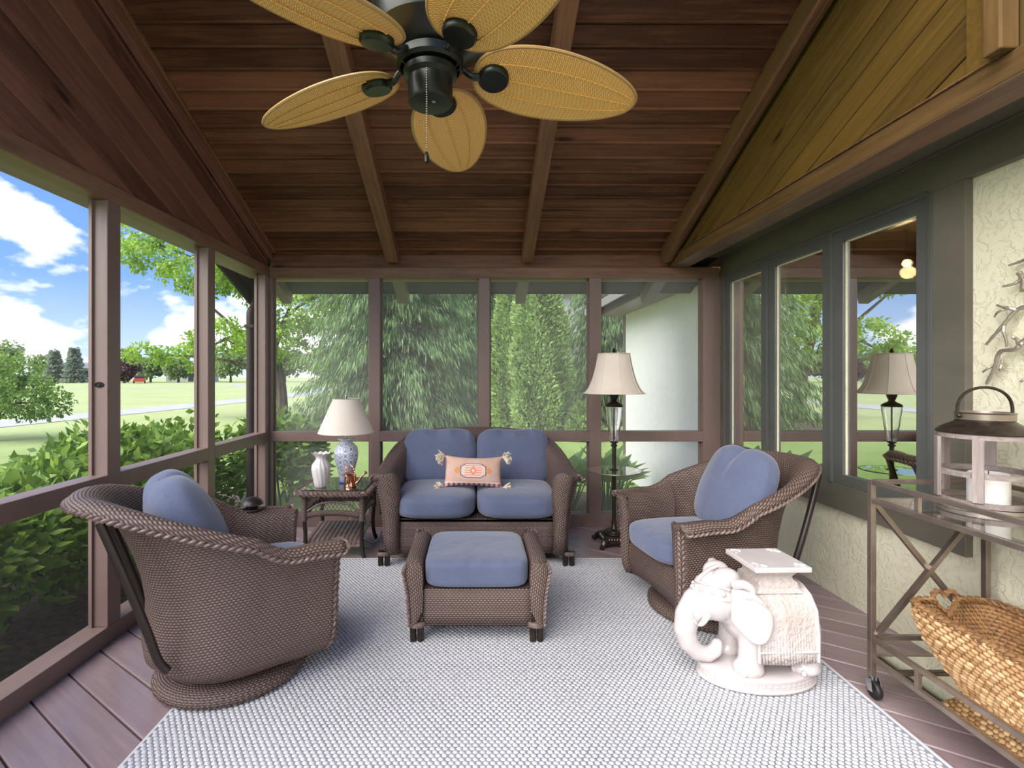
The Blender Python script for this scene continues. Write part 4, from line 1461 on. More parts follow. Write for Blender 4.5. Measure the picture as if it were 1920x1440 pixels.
# ---- patterned throw pillow with tassels
def pillow_mat():
    t = NT('kilim_pillow')
    tc = t.n('TexCoord')
    sp = t.n('SeparateXYZ')
    t.set(sp.inputs[0], tc.outputs['Object'])
    x, y = sp.outputs[0], sp.outputs[1]
    ax = t.math('ABSOLUTE', x)
    ay = t.math('ABSOLUTE', y)
    base = t.mix(t.noise(tc.outputs['Object'], 14, 3), (.66, .40, .31), (.78, .60, .50))
    # scattered stepped motifs, mirrored left to right
    cv = t.n('CombineXYZ')
    t.set(cv.inputs[0], ax); t.set(cv.inputs[1], y)
    vo = t.n('TexVoronoi', distance='MANHATTAN')
    t.set(vo.inputs['Vector'], cv.outputs[0])
    vo.inputs['Scale'].default_value = 30
    vo.inputs['Randomness'].default_value = .55
    ring = t.math('FRACT', t.math('MULTIPLY', vo.outputs['Distance'], 3.4))
    mk = t.ramp(ring, [(.52, (0, 0, 0)), (.60, (1, 1, 1))])
    mc = t.ramp(t.noise(cv.outputs[0], 20, 2), [(.40, (.42, .14, .10)), (.5, (.50, .24, .08)), (.58, (.33, .22, .28))])
    col = t.mix(t.math('MULTIPLY', mk, .85), base, mc)
    # centre medallion
    def octd(a, b, k):
        u = t.math('DIVIDE', ax, a); v = t.math('DIVIDE', ay, b)
        return t.math('MAXIMUM', t.math('MAXIMUM', u, v), t.math('MULTIPLY', t.math('ADD', u, v), k))
    o = octd(.088, .048, .64)
    inside = t.math('LESS_THAN', o, 1.0)
    stripes = t.math('LESS_THAN', t.math('FRACT', t.math('MULTIPLY', y, 62)), .3)
    incol = t.mix(t.math('MULTIPLY', stripes, t.math('LESS_THAN', ax, .06)), (.76, .55, .44), (.66, .22, .15))
    dia = t.math('ADD', t.math('DIVIDE', ax, .024), t.math('DIVIDE', ay, .034))
    incol = t.mix(t.math('LESS_THAN', dia, 1.0), incol, (.70, .24, .16))
    incol = t.mix(t.math('LESS_THAN', dia, .5), incol, (.82, .55, .42))
    col = t.mix(inside, col, incol)
    edge = t.math('MULTIPLY', t.math('LESS_THAN', o, 1.07), t.math('GREATER_THAN', o, .97))
    col = t.mix(edge, col, (.14, .15, .22))
    for cx in (.112,):
        s = t.math('ADD', t.math('DIVIDE', t.math('ABSOLUTE', t.math('SUBTRACT', ax, cx)), .026), t.math('DIVIDE', ay, .024))
        col = t.mix(t.math('LESS_THAN', s, 1.0), col, (.66, .30, .10))
    # border bands at bottom and sides
    bt = t.math('LESS_THAN', y, -.082)
    bd = t.mix(t.math('LESS_THAN', t.math('FRACT', t.math('MULTIPLY', x, 28)), .45), (.60, .36, .34), (.28, .10, .12))
    col = t.mix(bt, col, bd)
    col = t.mix(t.math('MULTIPLY', t.math('LESS_THAN', y, -.078), t.math('GREATER_THAN', y, -.084)), col, (.80, .66, .56))
    t.bump(t.noise(tc.outputs['Object'], 300, 2), .3, .004)
    return t.fin(col, .95, 0, .15)
tp = thing('throw_pillow', 'pink kilim-patterned lumbar pillow with cream tassels on the loveseat', 'pillow', (-.022, 3.64, .605))
tp.rotation_euler = (R(72), R(1.5), 0)
def pillow_geo(w, h, th, n=26):
    g = G()
    for sg in (1, -1):
        rows = []
        for i in range(n + 1):
            u = -1 + 2 * i / n
            row = []
            for j in range(n + 1):
                v = -1 + 2 * j / n
                pin = 1 - .17 * (1 - abs(u) ** 2.2) * abs(v) ** 3
                pin2 = 1 - .06 * (1 - abs(v) ** 2.2) * abs(u) ** 3
                z = sg * th / 2 * ((1 - abs(u) ** 3) * (1 - abs(v) ** 3)) ** .55
                row.append((u * w / 2 * pin2, v * h / 2 * pin, z))
            rows.append(row if sg > 0 else row)
        g.grid(rows)
    return g
pillow_geo(.42, .235, .115).build('cover', pillow_mat(), tp, auto=80)
rg = random.Random(4)
for cx, cy, dx, dy in ((-.21, .112, -1, -.6), (.21, .112, 1, -.35), (-.21, -.112, -1, -.15), (.21, -.112, 1, -.05)):
    g = G()
    d0 = Vector((dx, dy, .2)).normalized()
    c = Vector((cx, cy, .0))
    for k in range(60):
        d = (d0 + Vector((rg.gauss(0, .35), rg.gauss(0, .35), rg.gauss(0, .35)))).normalized()
        L = rg.uniform(.045, .072)
        g.tube([c, c + d * L * .5 + d0 * .004, c + d * L + Vector((0, -.006, 0))], [.004, .0068, .0045], 4)
    g.build('tassel', M_POM, tp)

# ================================================================== OTTOMAN
def ottoman():
    loc = Vector((.002, 2.69, ZRUG))
    t = thing('ottoman', 'brown wicker ottoman on the rug before the loveseat', 'ottoman', loc)
    prof = [(.322, .085), (.326, .16), (.332, .24), (.343, .30), (.352, .345), (.346, .378), (.325, .394), (.295, .396), (.272, .384), (.262, .355), (.258, .30), (.258, .10)]
    for sg in (-1, 1):
        rows = []
        for k in range(15):
            y = lerp(-.262, .262, k / 14)
            e = abs(k - 7) / 7
            rnd = .03 * sm((e - .8) / .2)
            rows.append([(sg * (lerp(x, .30, rnd * 2)), y, z - rnd * clamp((z - .25) / .15)) for x, z in prof])
        G().grid(rows).build('arm_panel', M_WICK, t, auto=60)
        for ye, s2 in ((-.262, -1), (.262, 1)):
            g = G()
            rr = []
            o_ = [p for p in prof[:7]]
            i_ = [p for p in reversed(prof[6:])]
            for z in (.085, .16, .22, .28, .33, .365, .388):
                def xa(pr, z=z):
                    for (xa_, za_), (xb_, zb_) in zip(pr[:-1], pr[1:]):
                        if min(za_, zb_) <= z <= max(za_, zb_) and abs(za_ - zb_) > 1e-6:
                            return lerp(xa_, xb_, (z - za_) / (zb_ - za_))
                    return pr[-1][0]
                a = xa(prof[:7]); b = xa(list(reversed(prof[7:])))
                b = min(b, a - .01)
                bul = .012
                rr.append([(sg * a, ye, z), (sg * lerp(a, b, .33), ye + s2 * bul, z), (sg * lerp(a, b, .66), ye + s2 * bul, z), (sg * b, ye, z)])
            g.grid(rr)
            g.build('arm_front', M_WICK, t, auto=70)
            gb = G()
            braid(gb, [(sg * .322, ye + s2 * .004, .09), (sg * .332, ye + s2 * .004, .24), (sg * .352, ye + s2 * .004, .345), (sg * .338, ye + s2 * .004, .388)], .016, .03)
            gb.build('braided_edge', M_BRAID, t)
            for dx in (-.018, .018):
                G().lathe([(.001, 0), (.0155, 0), (.0165, .05), (.0165, .10), (.001, .10)], 12, (sg * .290 + dx, ye - s2 * .03, 0)).build('foot', M_DBRONZE, t)
            G().lathe([(.02, .072), (.038, .076), (.040, .088), (.036, .098), (.01, .10)], 14, (sg * .290, ye - s2 * .026, 0), Matrix.Diagonal(Vector((1.15, .95, 1)))).build('foot_cuff', M_BRAID, t)
    for y in (-.245, .245):
        G().grid([[(lerp(-.30, .30, k / 8), y, z) for z in (.078, .14, .2, .255)] for k in range(9)]).build('apron', M_WICK, t, solid=.012)
    bx('seat_deck', M_WICKV, t, -.258, .258, -.24, .24, .238, .255, .003)
    def fo(v):
        u = v.x / .26
        front = sm((-v.y - .17) / .08)
        return Vector((v.x, v.y, v.z + (.007 * math.sin(u * 17) * math.exp(-(u / .6) ** 2) * front if v.z > 0 else 0)))
    soft_cushion('ottoman_cushion', 'blue box cushion lying on the wicker ottoman', 'cushion', loc + Vector((0, -.006, .325)), (0, 0, 0), .512, .515, .138, 44, 7, .10, .006, fo, cuts=18)
ottoman()

# ================================================================== END TABLE
def end_table():
    loc = Vector((-1.015, 3.80, 0))
    t = thing('end_table', 'brown wicker end table with glass top beside the loveseat', 'table', loc)
    hw, hd = .205, .205
    for sx in (-1, 1):
        for sy in (-1, 1):
            p = spline([(sx * (hw + .018), sy * (hd + .02), 0), (sx * hw, sy * hd, .07), (sx * (hw - .006), sy * (hd - .006), .16), (sx * hw, sy * hd, .27), (sx * hw, sy * hd, .46)], 14)
            lg = G().tube(p, .0145, 8).build('leg', M_TUBEB, t)
            G().lathe([(.001, .262), (.022, .265), (.024, .28), (.021, .295), (.021, .46), (.001, .46)], 12, (sx * hw, sy * hd, 0)).build('leg_wrap', M_WICKV, lg)
            G().lathe([(.001, 0), (.013, 0), (.014, .008), (.001, .009)], 10, (sx * (hw + .018), sy * (hd + .02), -.001)).build('foot_cap', M_COPPER, lg)
    # arched lattice aprons, four sides
    for k in range(4):
        Mz = Matrix.Rotation(k * math.pi / 2, 4, 'Z')
        g = G()
        for i in range(15):                                  # diagonal lattice
            for dr in (-1, 1):
                u = lerp(-.19, .19, i / 14)
                a = Vector((u, -hd, .445)); b = Vector((clamp(u + dr * .10, -.195, .195), -hd, .445 - abs(clamp(u + dr * .10, -.195, .195) - u) * 1.45))
                g.tube([Mz @ a, Mz @ b], .0022, 4)
        g.build('lattice', M_BRAID, t)
        g = G()
        rows = []
        for i in range(17):
            x = lerp(-.195, .195, i / 16)
            zc = .302 + .022 * (1 - (x / .195) ** 2)
            rows.append([Mz @ Vector((x, -hd - .006, zc - .022)), Mz @ Vector((x, -hd - .010, zc)), Mz @ Vector((x, -hd - .006, zc + .022))])
        g.grid(rows)
        g.build('apron_rail', M_WICKV, t, solid=.008)
        G().tube([Mz @ Vector(p) for p in spline([(-.18, -hd - .008, .335), (-.10, -hd - .008, .385), (0, -hd - .008, .40), (.10, -hd - .008, .385), (.18, -hd - .008, .335)], 16)], .008, 6).build('arch', M_BRAID, t)
    # top: woven slab with braided rim and glass
    bx('top_frame', M_WICKV, t, -.235, .235, -.235, .235, .445, .468, .006)
    g = G()
    pts = []
    for cx, cy, a0 in ((.2, -.2, -90), (.2, .2, 0), (-.2, .2, 90), (-.2, -.2, 180)):
        for i in range(6):
            a = R(a0 + i * 18)
            pts.append((cx + .052 * math.cos(a), cy + .052 * math.sin(a), .464))
    pts.append(pts[0])
    braid(g, pts, .034, .05)
    g.build('braided_rim', M_BRAID, t)
    bx('glass_top', M_GLASS, t, -.225, .225, -.225, .225, .4835, .4895, .002)
    bx('woven_top', M_WICK, t, -.23, .23, -.23, .23, .468, .474, 0)
    # lower shelf: scooped woven slab
    rows = []
    for i in range(25):
        x = lerp(-.20, .20, i / 24)
        rows.append([(x + .004 * (1 if i % 2 else -1), y, .115 + .05 * clamp((y + .2) / .4) ** 1 + .012 * math.sin(i * math.pi) + (.006 if i % 2 else 0) - (.02 if abs(y) > .19 else 0)) for y in (-.215, -.205, -.15, -.08, 0, .08, .15, .2)])
    G().grid(rows).build('lower_shelf', M_BRAID, t, solid=.02)
end_table()
ZT = .4905

# ---- table lamp
def vase_blue():
    t = NT('blue_white_china')
    tc = t.n('TexCoord')
    sp = t.n('SeparateXYZ')
    t.set(sp.inputs[0], tc.outputs['UV'])
    u, v = sp.outputs[0], sp.outputs[1]
    # ogee lattice of scrolls
    a = t.math('ADD', t.math('COSINE', t.math('MULTIPLY', u, 2 * math.pi / .088)), t.math('COSINE', t.math('MULTIPLY', v, 2 * math.pi / .098)))
    aa = t.math('ABSOLUTE', a)
    line = t.ramp(aa, [(.10, (1, 1, 1)), (.17, (0, 0, 0))])
    a2 = t.math('ABSOLUTE', t.math('SUBTRACT', aa, 1.25))
    ring = t.ramp(a2, [(.10, (1, 1, 1)), (.2, (0, 0, 0))])
    sc = t.n('TexVoronoi', feature='DISTANCE_TO_EDGE')
    t.set(sc.inputs['Vector'], tc.outputs['UV'])
    sc.inputs['Scale'].default_value = 52
    scr = t.ramp(sc.outputs['Distance'], [(.05, (1, 1, 1)), (.11, (0, 0, 0))])
    inner = t.math('GREATER_THAN', aa, .75)
    f = t.math('MAXIMUM', t.math('MAXIMUM', t.math('MULTIPLY', line, .85), t.math('MULTIPLY', ring, .6)), t.math('MULTIPLY', scr, t.math('MULTIPLY', inner, .75)))
    col = t.mix(f, (.78, .78, .80), (.10, .17, .40))
    return t.fin(col, .15, 0, .6)
M_CHINA = vase_blue()
M_BLUEB = simple('blue_band', (.12, .18, .42), .2)
tl = thing('table_lamp', 'blue and white china lamp with cream cone shade on end table', 'lamp', (-.985, 3.84, ZT))
G().lathe([(.001, .012), (.046, .012), (.052, .04), (.066, .10), (.084, .165), (.090, .215), (.082, .262), (.060, .288), (.048, .298), (.046, .308)], 40).build('china_body', M_CHINA, tl)
G().lathe([(.046, .306), (.052, .312), (.066, .322), (.060, .332), (.001, .332)], 32).build('collar', M_CHINA, tl)
G().lathe([(.001, 0), (.054, 0), (.055, .008), (.048, .013), (.001, .013)], 32).build('foot_ring', M_BLUEB, tl)
G().lathe([(.001, .33), (.012, .332), (.008, .345), (.006, .39), (.001, .39)], 14).build('stem', M_STEEL, tl)
G().lathe([(.207, .376), (.2085, .373), (.098, .628), (.0965, .629)], 48).build('shade', M_SHADE, tl, solid=.0025)
g = G()
for k in range(3):
    a = k * 2.094
    g.tube([(.006 * math.cos(a), .006 * math.sin(a), .626), (.097 * math.cos(a), .097 * math.sin(a), .627)], .0018, 5)
g.tube([(0, 0, .38), (0, 0, .64)], .004, 6)
g.build('harp', M_STEEL, tl)
G().lathe([(.001, .63), (.010, .632), (.006, .640), (.011, .648), (.009, .656), (.001, .660)], 14).build('finial', M_STEEL, tl)

# ---- white swirled vase
wv = thing('vase', 'white swirl-ribbed vase with ruffled lip on the end table', 'vase', (-1.125, 3.665, ZT))
rows = []
pr = [(.034, 0), (.040, .004), (.048, .04), (.058, .09), (.064, .130), (.060, .160), (.044, .185), (.034, .202), (.033, .210), (.042, .228), (.062, .242), (.066, .245)]
for k in range(96):
    a = 2 * math.pi * k / 96
    row = []
    for r, z in pr:
        tw = a * 12 + z * 30
        rr = r * (1 + .045 * math.cos(tw)) if z < .2 else r
        zz = z + (.004 * math.cos(a * 10) if z > .225 else 0)
        rr = rr * (1 + (.05 * math.cos(a * 10) if z > .235 else 0))
        row.append((rr * math.cos(a), rr * math.sin(a), zz))
    rows.append(row)
g = G().grid(rows, cu=True)
g.ngon([r[0] for r in reversed(rows)])
g.build('body', M_CERW, wv, auto=80)
# ---- copper watering can
wc = thing('watering_can', 'small copper watering can with twisted handle on the end table', 'watering can', (-.918, 3.69, ZT), R(-8))
G().lathe([(.001, 0), (.046, 0), (.047, .003), (.044, .012), (.041, .075), (.044, .08), (.040, .083), (.001, .083)], 28).build('body', M_COPPER, wc)
G().tube(spline([(.036, 0, .02), (.06, 0, .035), (.085, 0, .07), (.112, 0, .10)], 12), [.011 - .0005 * i for i in range(12)], 10).build('spout', M_COPPER, wc)
G().lathe([(.005, 0), (.012, .01), (.014, .016), (.001, .017)], 12, (.108, 0, .094), Matrix.Rotation(R(48), 3, 'Y')).build('rose', M_COPPER, wc)
g = G()
hp = spline([(-.034, 0, .07), (-.036, 0, .12), (-.012, 0, .15), (.018, 0, .14), (.034, 0, .10), (.036, 0, .078)], 40)
for s in (0, 1):
    g.tube([p + Vector((0, math.cos(i * .9 + s * 3.14) * .003, math.sin(i * .9 + s * 3.14) * .003)) for i, p in enumerate(hp)], .0032, 6)
g.build('handle', M_COPPER, wc)
G().lathe([(.045, .078), (.030, .098), (.010, .104), (.001, .105)], 24, (-.010, 0, 0)).build('hood', M_COPPER, wc)

cr_ = thing('lamp_cord', 'thin pale lamp cord trailing from the end table to the floor', 'cord', (0, 0, 0))
G().tube(spline([(-.985, 4.08, .44), (-1.0, 4.10, .25), (-1.03, 4.12, .06), (-.98, 4.10, .006), (-.86, 3.98, .005), (-.80, 3.93, .005), (-.78, 4.04, .005), (-.80, 4.20, .006)], 40), .0035, 6).build('cord', M_CERW, cr_)
# ================================================================== FLOOR LAMP
fl_ = thing('floor_lamp', 'bronze floor lamp with round glass tray and bell shade', 'lamp', (1.055, 3.88, 0))
g = G()
g.lathe([(.13, .055), (.128, .075), (.12, .085), (.07, .092), (.001, .092)], 4, (0, 0, 0), Matrix.Rotation(R(45), 3, 'Z'))
pl_ = g.build('plinth', M_DBRONZE, fl_, smooth=False)
g = G()
for k in range(4):
    for i in range(9):
        M = Matrix.Rotation(k * math.pi / 2, 4, 'Z')
        p = M @ Vector((lerp(-.08, .08, i / 8), -.093, .066))
        g.sphere(p, .0075, 8, 6, (1, 1, 1.3))
g.build('bead_row', M_BRONZE, pl_)
for k in range(4):
    a = R(45 + 90 * k)
    c, s = math.cos(a), math.sin(a)
    p = spline([(c * .09, s * .09, .058), (c * .135, s * .135, .055), (c * .155, s * .155, .03), (c * .165, s * .165, .014), (c * .185, s * .185, .018), (c * .188, s * .188, .034)], 14)
    G().tube(p, [.026, .026, .025, .023, .021, .019, .017, .016, .015, .014, .013, .011, .009, .007], 8).build('scroll_foot', M_DBRONZE, fl_)
for k in range(4):
    M = Matrix.Rotation(k * math.pi / 2, 4, 'Z')
    G().grid([[M @ Vector((lerp(-.09, .09, i / 8), -.09, .058)), M @ Vector((lerp(-.09, .09, i / 8), -.10, .02 + .02 * (1 - abs(i - 4) / 4)))] for i in range(9)]).build('skirt', M_DBRONZE, fl_, solid=.01)
G().lathe([(.001, .09), (.082, .092), (.08, .102), (.066, .106), (.064, .114), (.05, .118), (.028, .128), (.019, .15), (.017, .165), (.024, .168), (.024, .176), (.0155, .18), (.0155, .56), (.001, .56)], 28).build('column', M_DBRONZE, fl_)
G().lathe([(.0155, .58), (.0155, .75), (.025, .757), (.025, .764), (.017, .77), (.017, .776), (.030, .783), (.030, .79), (.02, .795), (.001, .795)], 24).build('upper_column', M_DBRONZE, fl_)
G().lathe([(.001, .567), (.204, .567), (.206, .570), (.204, .573), (.001, .573)], 56).build('glass_tray', M_GLASS, fl_)
G().tube([(.205 * math.cos(a * .0982), .205 * math.sin(a * .0982), .570) for a in range(64)], .0045, 6, closed=True).build('tray_rim', M_BRONZE, fl_)
G().lathe([(.001, .574), (.038, .574), (.03, .58), (.016, .584), (.001, .584)], 24).build('tray_collar', M_DBRONZE, fl_)
dimple = lambda a, r, z: r + .0022 * math.cos(a * 14) * math.cos(z * 330)
prof = [(.026, .795), (.031, .81), (.038, .85), (.046, .90), (.054, .96), (.060, 1.01), (.064, 1.05), (.062, 1.06)]
prof = [(spline([(r, z, 0) for r, z in prof], 40)[i].x, spline([(r, z, 0) for r, z in prof], 40)[i].y) for i in range(40)]
G().lathe(prof, 64, fn=dimple).build('glass_urn', M_GLASS, fl_, solid=.004, auto=80)
G().lathe([(.006, .79), (.006, 1.06)], 8).build('inner_rod', M_DBRONZE, fl_)
G().lathe([(.001, 1.056), (.066, 1.058), (.068, 1.066), (.06, 1.074), (.05, 1.082), (.026, 1.094), (.02, 1.105), (.026, 1.118), (.034, 1.14), (.036, 1.165), (.030, 1.17), (.001, 1.17)], 28, fn=lambda a, r, z: r * (1 + (.05 * abs(math.sin(a * 6)) if 1.07 < z < 1.1 else 0))).build('socket_cap', M_DBRONZE, fl_)
bell = spline([(.228, 1.160, 0), (.198, 1.195, 0), (.172, 1.25, 0), (.150, 1.32, 0), (.134, 1.39, 0), (.120, 1.462, 0)], 18)
sh = G().lathe([(p.x, p.y) for p in bell], 64, fn=lambda a, r, z: r * (1 - .022 * abs(math.sin(a * 4)) ** .8)).build('shade', M_SHADE2, fl_, solid=.003, auto=50)
g = G()
for k in range(8):
    a = k * math.pi / 4
    g.tube([(p.x * 1.004 * math.cos(a), p.x * 1.004 * math.sin(a), p.y) for p in bell], .0022, 5)
for rz_, z in ((.228, 1.160), (.120, 1.462)):
    g.tube([(rz_ * math.cos(k * .0982), rz_ * math.sin(k * .0982), z) for k in range(64)], .003, 5, closed=True)
g.build('shade_piping', M_SHADE2, sh)
g = G()
g.tube([(0, 0, 1.17), (0, 0, 1.475)], .004, 6)
for k in range(3):
    a = k * 2.094
    g.tube([(0, 0, 1.455), (.118 * math.cos(a), .118 * math.sin(a), 1.46)], .002, 5)
g.build('harp', M_DBRONZE, fl_)
G().lathe([(.001, 1.468), (.012, 1.47), (.016, 1.478), (.009, 1.486), (.012, 1.494), (.004, 1.504), (.001, 1.506)], 14).build('finial', M_DBRONZE, fl_)

# ================================================================== RUG
def rug():
    x0, x1, y0, y1 = -1.168, 1.556, .75, 3.56
    t = thing('rug', 'pale ivory and slate woven rug under the seating', 'rug', (0, 0, 0.0012))
    bx('backing', M_RUGB, t, x0, x1, y0, y1, 0, .0065, .002)
    for a, b, c, d in ((x0 - .012, x0, y0, y1), (x1, x1 + .012, y0, y1), (x0 - .012, x1 + .012, y1, y1 + .012)):
        bx('binding', M_RUGE, t, a, b, c, d, 0, .009, .003)
    px, py = .0232, .0163
    nx, ny = int((x1 - x0) / px), int((y1 - y0) / py)
    ii, jj = np.meshgrid(np.arange(nx), np.arange(ny), indexing='ij')
    cx = x0 + px * (ii + .25 + .5 * (jj % 2)) + RNG.normal(size=ii.shape) * .0006
    cy = y0 + py * (jj + .5) + RNG.normal(size=ii.shape) * .0005
    cx, cy = cx.ravel(), cy.ravel()
    n = len(cx)
    k = 6
    ang = np.arange(k) * 2 * np.pi / k
    rx, ry = px * .455, py * .62
    hgt = .0105 + RNG.normal(size=n) * .0006
    V = np.zeros((n, 2 * k + 1, 3))
    for m in range(k):
        V[:, m, 0] = cx + rx * np.cos(ang[m]); V[:, m, 1] = cy + ry * np.sin(ang[m]); V[:, m, 2] = .0062
        V[:, k + m, 0] = cx + rx * .72 * np.cos(ang[m]); V[:, k + m, 1] = cy + ry * .72 * np.sin(ang[m]); V[:, k + m, 2] = .0062 + (hgt - .0062) * .75
    V[:, 2 * k, 0] = cx; V[:, 2 * k, 1] = cy; V[:, 2 * k, 2] = hgt
    f3 = np.array([[k + m, k + (m + 1) % k, 2 * k] for m in range(k)])
    f4 = np.array([[m, (m + 1) % k, k + (m + 1) % k, k + m] for m in range(k)])
    base = (np.arange(n) * (2 * k + 1))[:, None, None]
    F4 = (f4[None] + base).reshape(-1, 4)
    F3 = (f3[None] + base).reshape(-1, 3)
    me = bpy.data.meshes.new('knots')
    nv = n * (2 * k + 1)
    me.vertices.add(nv)
    me.vertices.foreach_set('co', V.reshape(-1).astype(np.float32))
    li = np.concatenate([F4.ravel(), F3.ravel()]).astype(np.int32)
    me.loops.add(len(li))
    me.loops.foreach_set('vertex_index', li)
    tot = np.concatenate([np.full(len(F4), 4), np.full(len(F3), 3)]).astype(np.int32)
    me.polygons.add(len(tot))
    me.polygons.foreach_set('loop_start', np.concatenate([[0], np.cumsum(tot)[:-1]]).astype(np.int32))
    me.polygons.foreach_set('loop_total', tot)
    me.polygons.foreach_set('use_smooth', np.ones(len(tot), dtype=bool))
    me.update(calc_edges=True)
    me.materials.append(M_RUGK)
    o = bpy.data.objects.new('knots', me)
    COL.objects.link(o)
    o.parent = t
    o['kind'] = 'stuff'
rug()

# ================================================================== CEILING FAN
def fan():
    zc = 2.215
    t = thing('ceiling_fan', 'dark iron ceiling fan with five woven palm-leaf blades', 'ceiling fan', (-.136, 1.50, zc))
    t.rotation_euler = (0, 0, 0)
    G().lathe([(.001, -.115), (.062, -.113), (.066, -.105), (.066, -.045), (.078, -.035), (.08, -.02), (.06, -.01), (.06, .02), (.10, .03), (.115, .04), (.165, .07), (.172, .10), (.172, .15), (.150, .20), (.10, .235), (.05, .25), (.001, .25)], 40).build('motor_housing', M_FANM, t)
    G().lathe([(.088, -.012), (.098, -.004), (.098, .018), (.088, .026)], 40).build('flywheel', M_FANM, t)
    G().lathe([(.016, .24), (.016, 1.03), (.07, 1.03), (.09, 1.10), (.09, 1.20), (.001, 1.2)], 20).build('downrod', M_FANM, t)
    G().lathe([(.001, -.1165), (.006, -.1165), (.006, -.114)], 8, (.012, -.02, -.001)).build('screw_cap', M_STEEL, t)
    # pull chain
    g = G()
    for k in range(34):
        g.sphere((-.004, -.072, -.05 - k * .0068), .0024, 6, 4)
    g.build('pull_chain', M_BRONZE, t)
    G().lathe([(.001, -.318), (.007, -.316), (.008, -.30), (.004, -.288), (.001, -.285)], 10, (-.004, -.072, 0)).build('chain_fob', M_FANM, t)
    r0, r1 = .135, .655
    L = r1 - r0
    for k in range(5):
        az = R(12 + 72 * k)
        Mb = Matrix.Rotation(az, 4, 'Z')
        Mp = Mb @ Matrix.Translation((r0, 0, .0)) @ Matrix.Rotation(R(-13), 4, 'X') @ Matrix.Rotation(R(5), 4, 'Y')
        def half(tt):
            return .130 * max(0.0, math.sin(math.pi * tt ** .78)) ** .46
        nl, nw = 40, 12
        for nm, zz in (('blade', -.006),):
            g = G()
            rows = []
            for j in range(nw + 1):
                v = -1 + 2 * j / nw
                rows.append([Mp @ Vector((L * (.5 - .5 * math.cos(math.pi * i / nl)), v * half(.5 - .5 * math.cos(math.pi * i / nl)), -.014 * (1 - v * v) * 0 + zz)) for i in range(nl + 1)])
            g.grid(rows)
            rows = []
            for j in range(nw + 1):
                v = -1 + 2 * j / nw
                rows.append([Mp @ Vector((L * (.5 - .5 * math.cos(math.pi * i / nl)), v * half(.5 - .5 * math.cos(math.pi * i / nl)), zz + .008)) for i in range(nl + 1)])
            g.grid(rows)
            bl = g.build('blade', M_RATT, t, merge=False, smooth=True)
        edge = []
        for sgn in (1, -1):
            rng_ = range(nl + 1) if sgn > 0 else range(nl - 1, 0, -1)
            for i in rng_:
                tt = .5 - .5 * math.cos(math.pi * i / nl)
                edge.append(Mp @ Vector((L * tt, sgn * half(tt), -.002)))
        G().tube(edge, .0052, 6, closed=True).build('blade_edge', M_RATTE, bl)
        g = G()
        for v in (-.5, 0, .5):
            g.tube([Mp @ Vector((L * tt, v * half(tt), -.008)) for tt in [.12 + .84 * i / 12 for i in range(13)]], .0022, 5)
        g.build('blade_rib', M_RATT, bl)
        c = Mp @ Vector((.058, 0, -.006))
        ax = (Mp.to_3x3())
        G().lathe([(.001, -.020), (.042, -.020), (.047, -.014), (.047, .0), (.042, .002), (.001, .002)], 28, c, ax).build('blade_cap', M_FANM, bl)
        G().tube([Mb @ Vector(p) for p in spline([(.085, 0, .008), (.105, .006, .0), (.13, .0, -.018), (.165, 0, -.010)], 10)], [.012, .011, .010, .009, .009, .009, .010, .011, .012, .013], 8).build('blade_arm', M_FANM, bl)
fan()

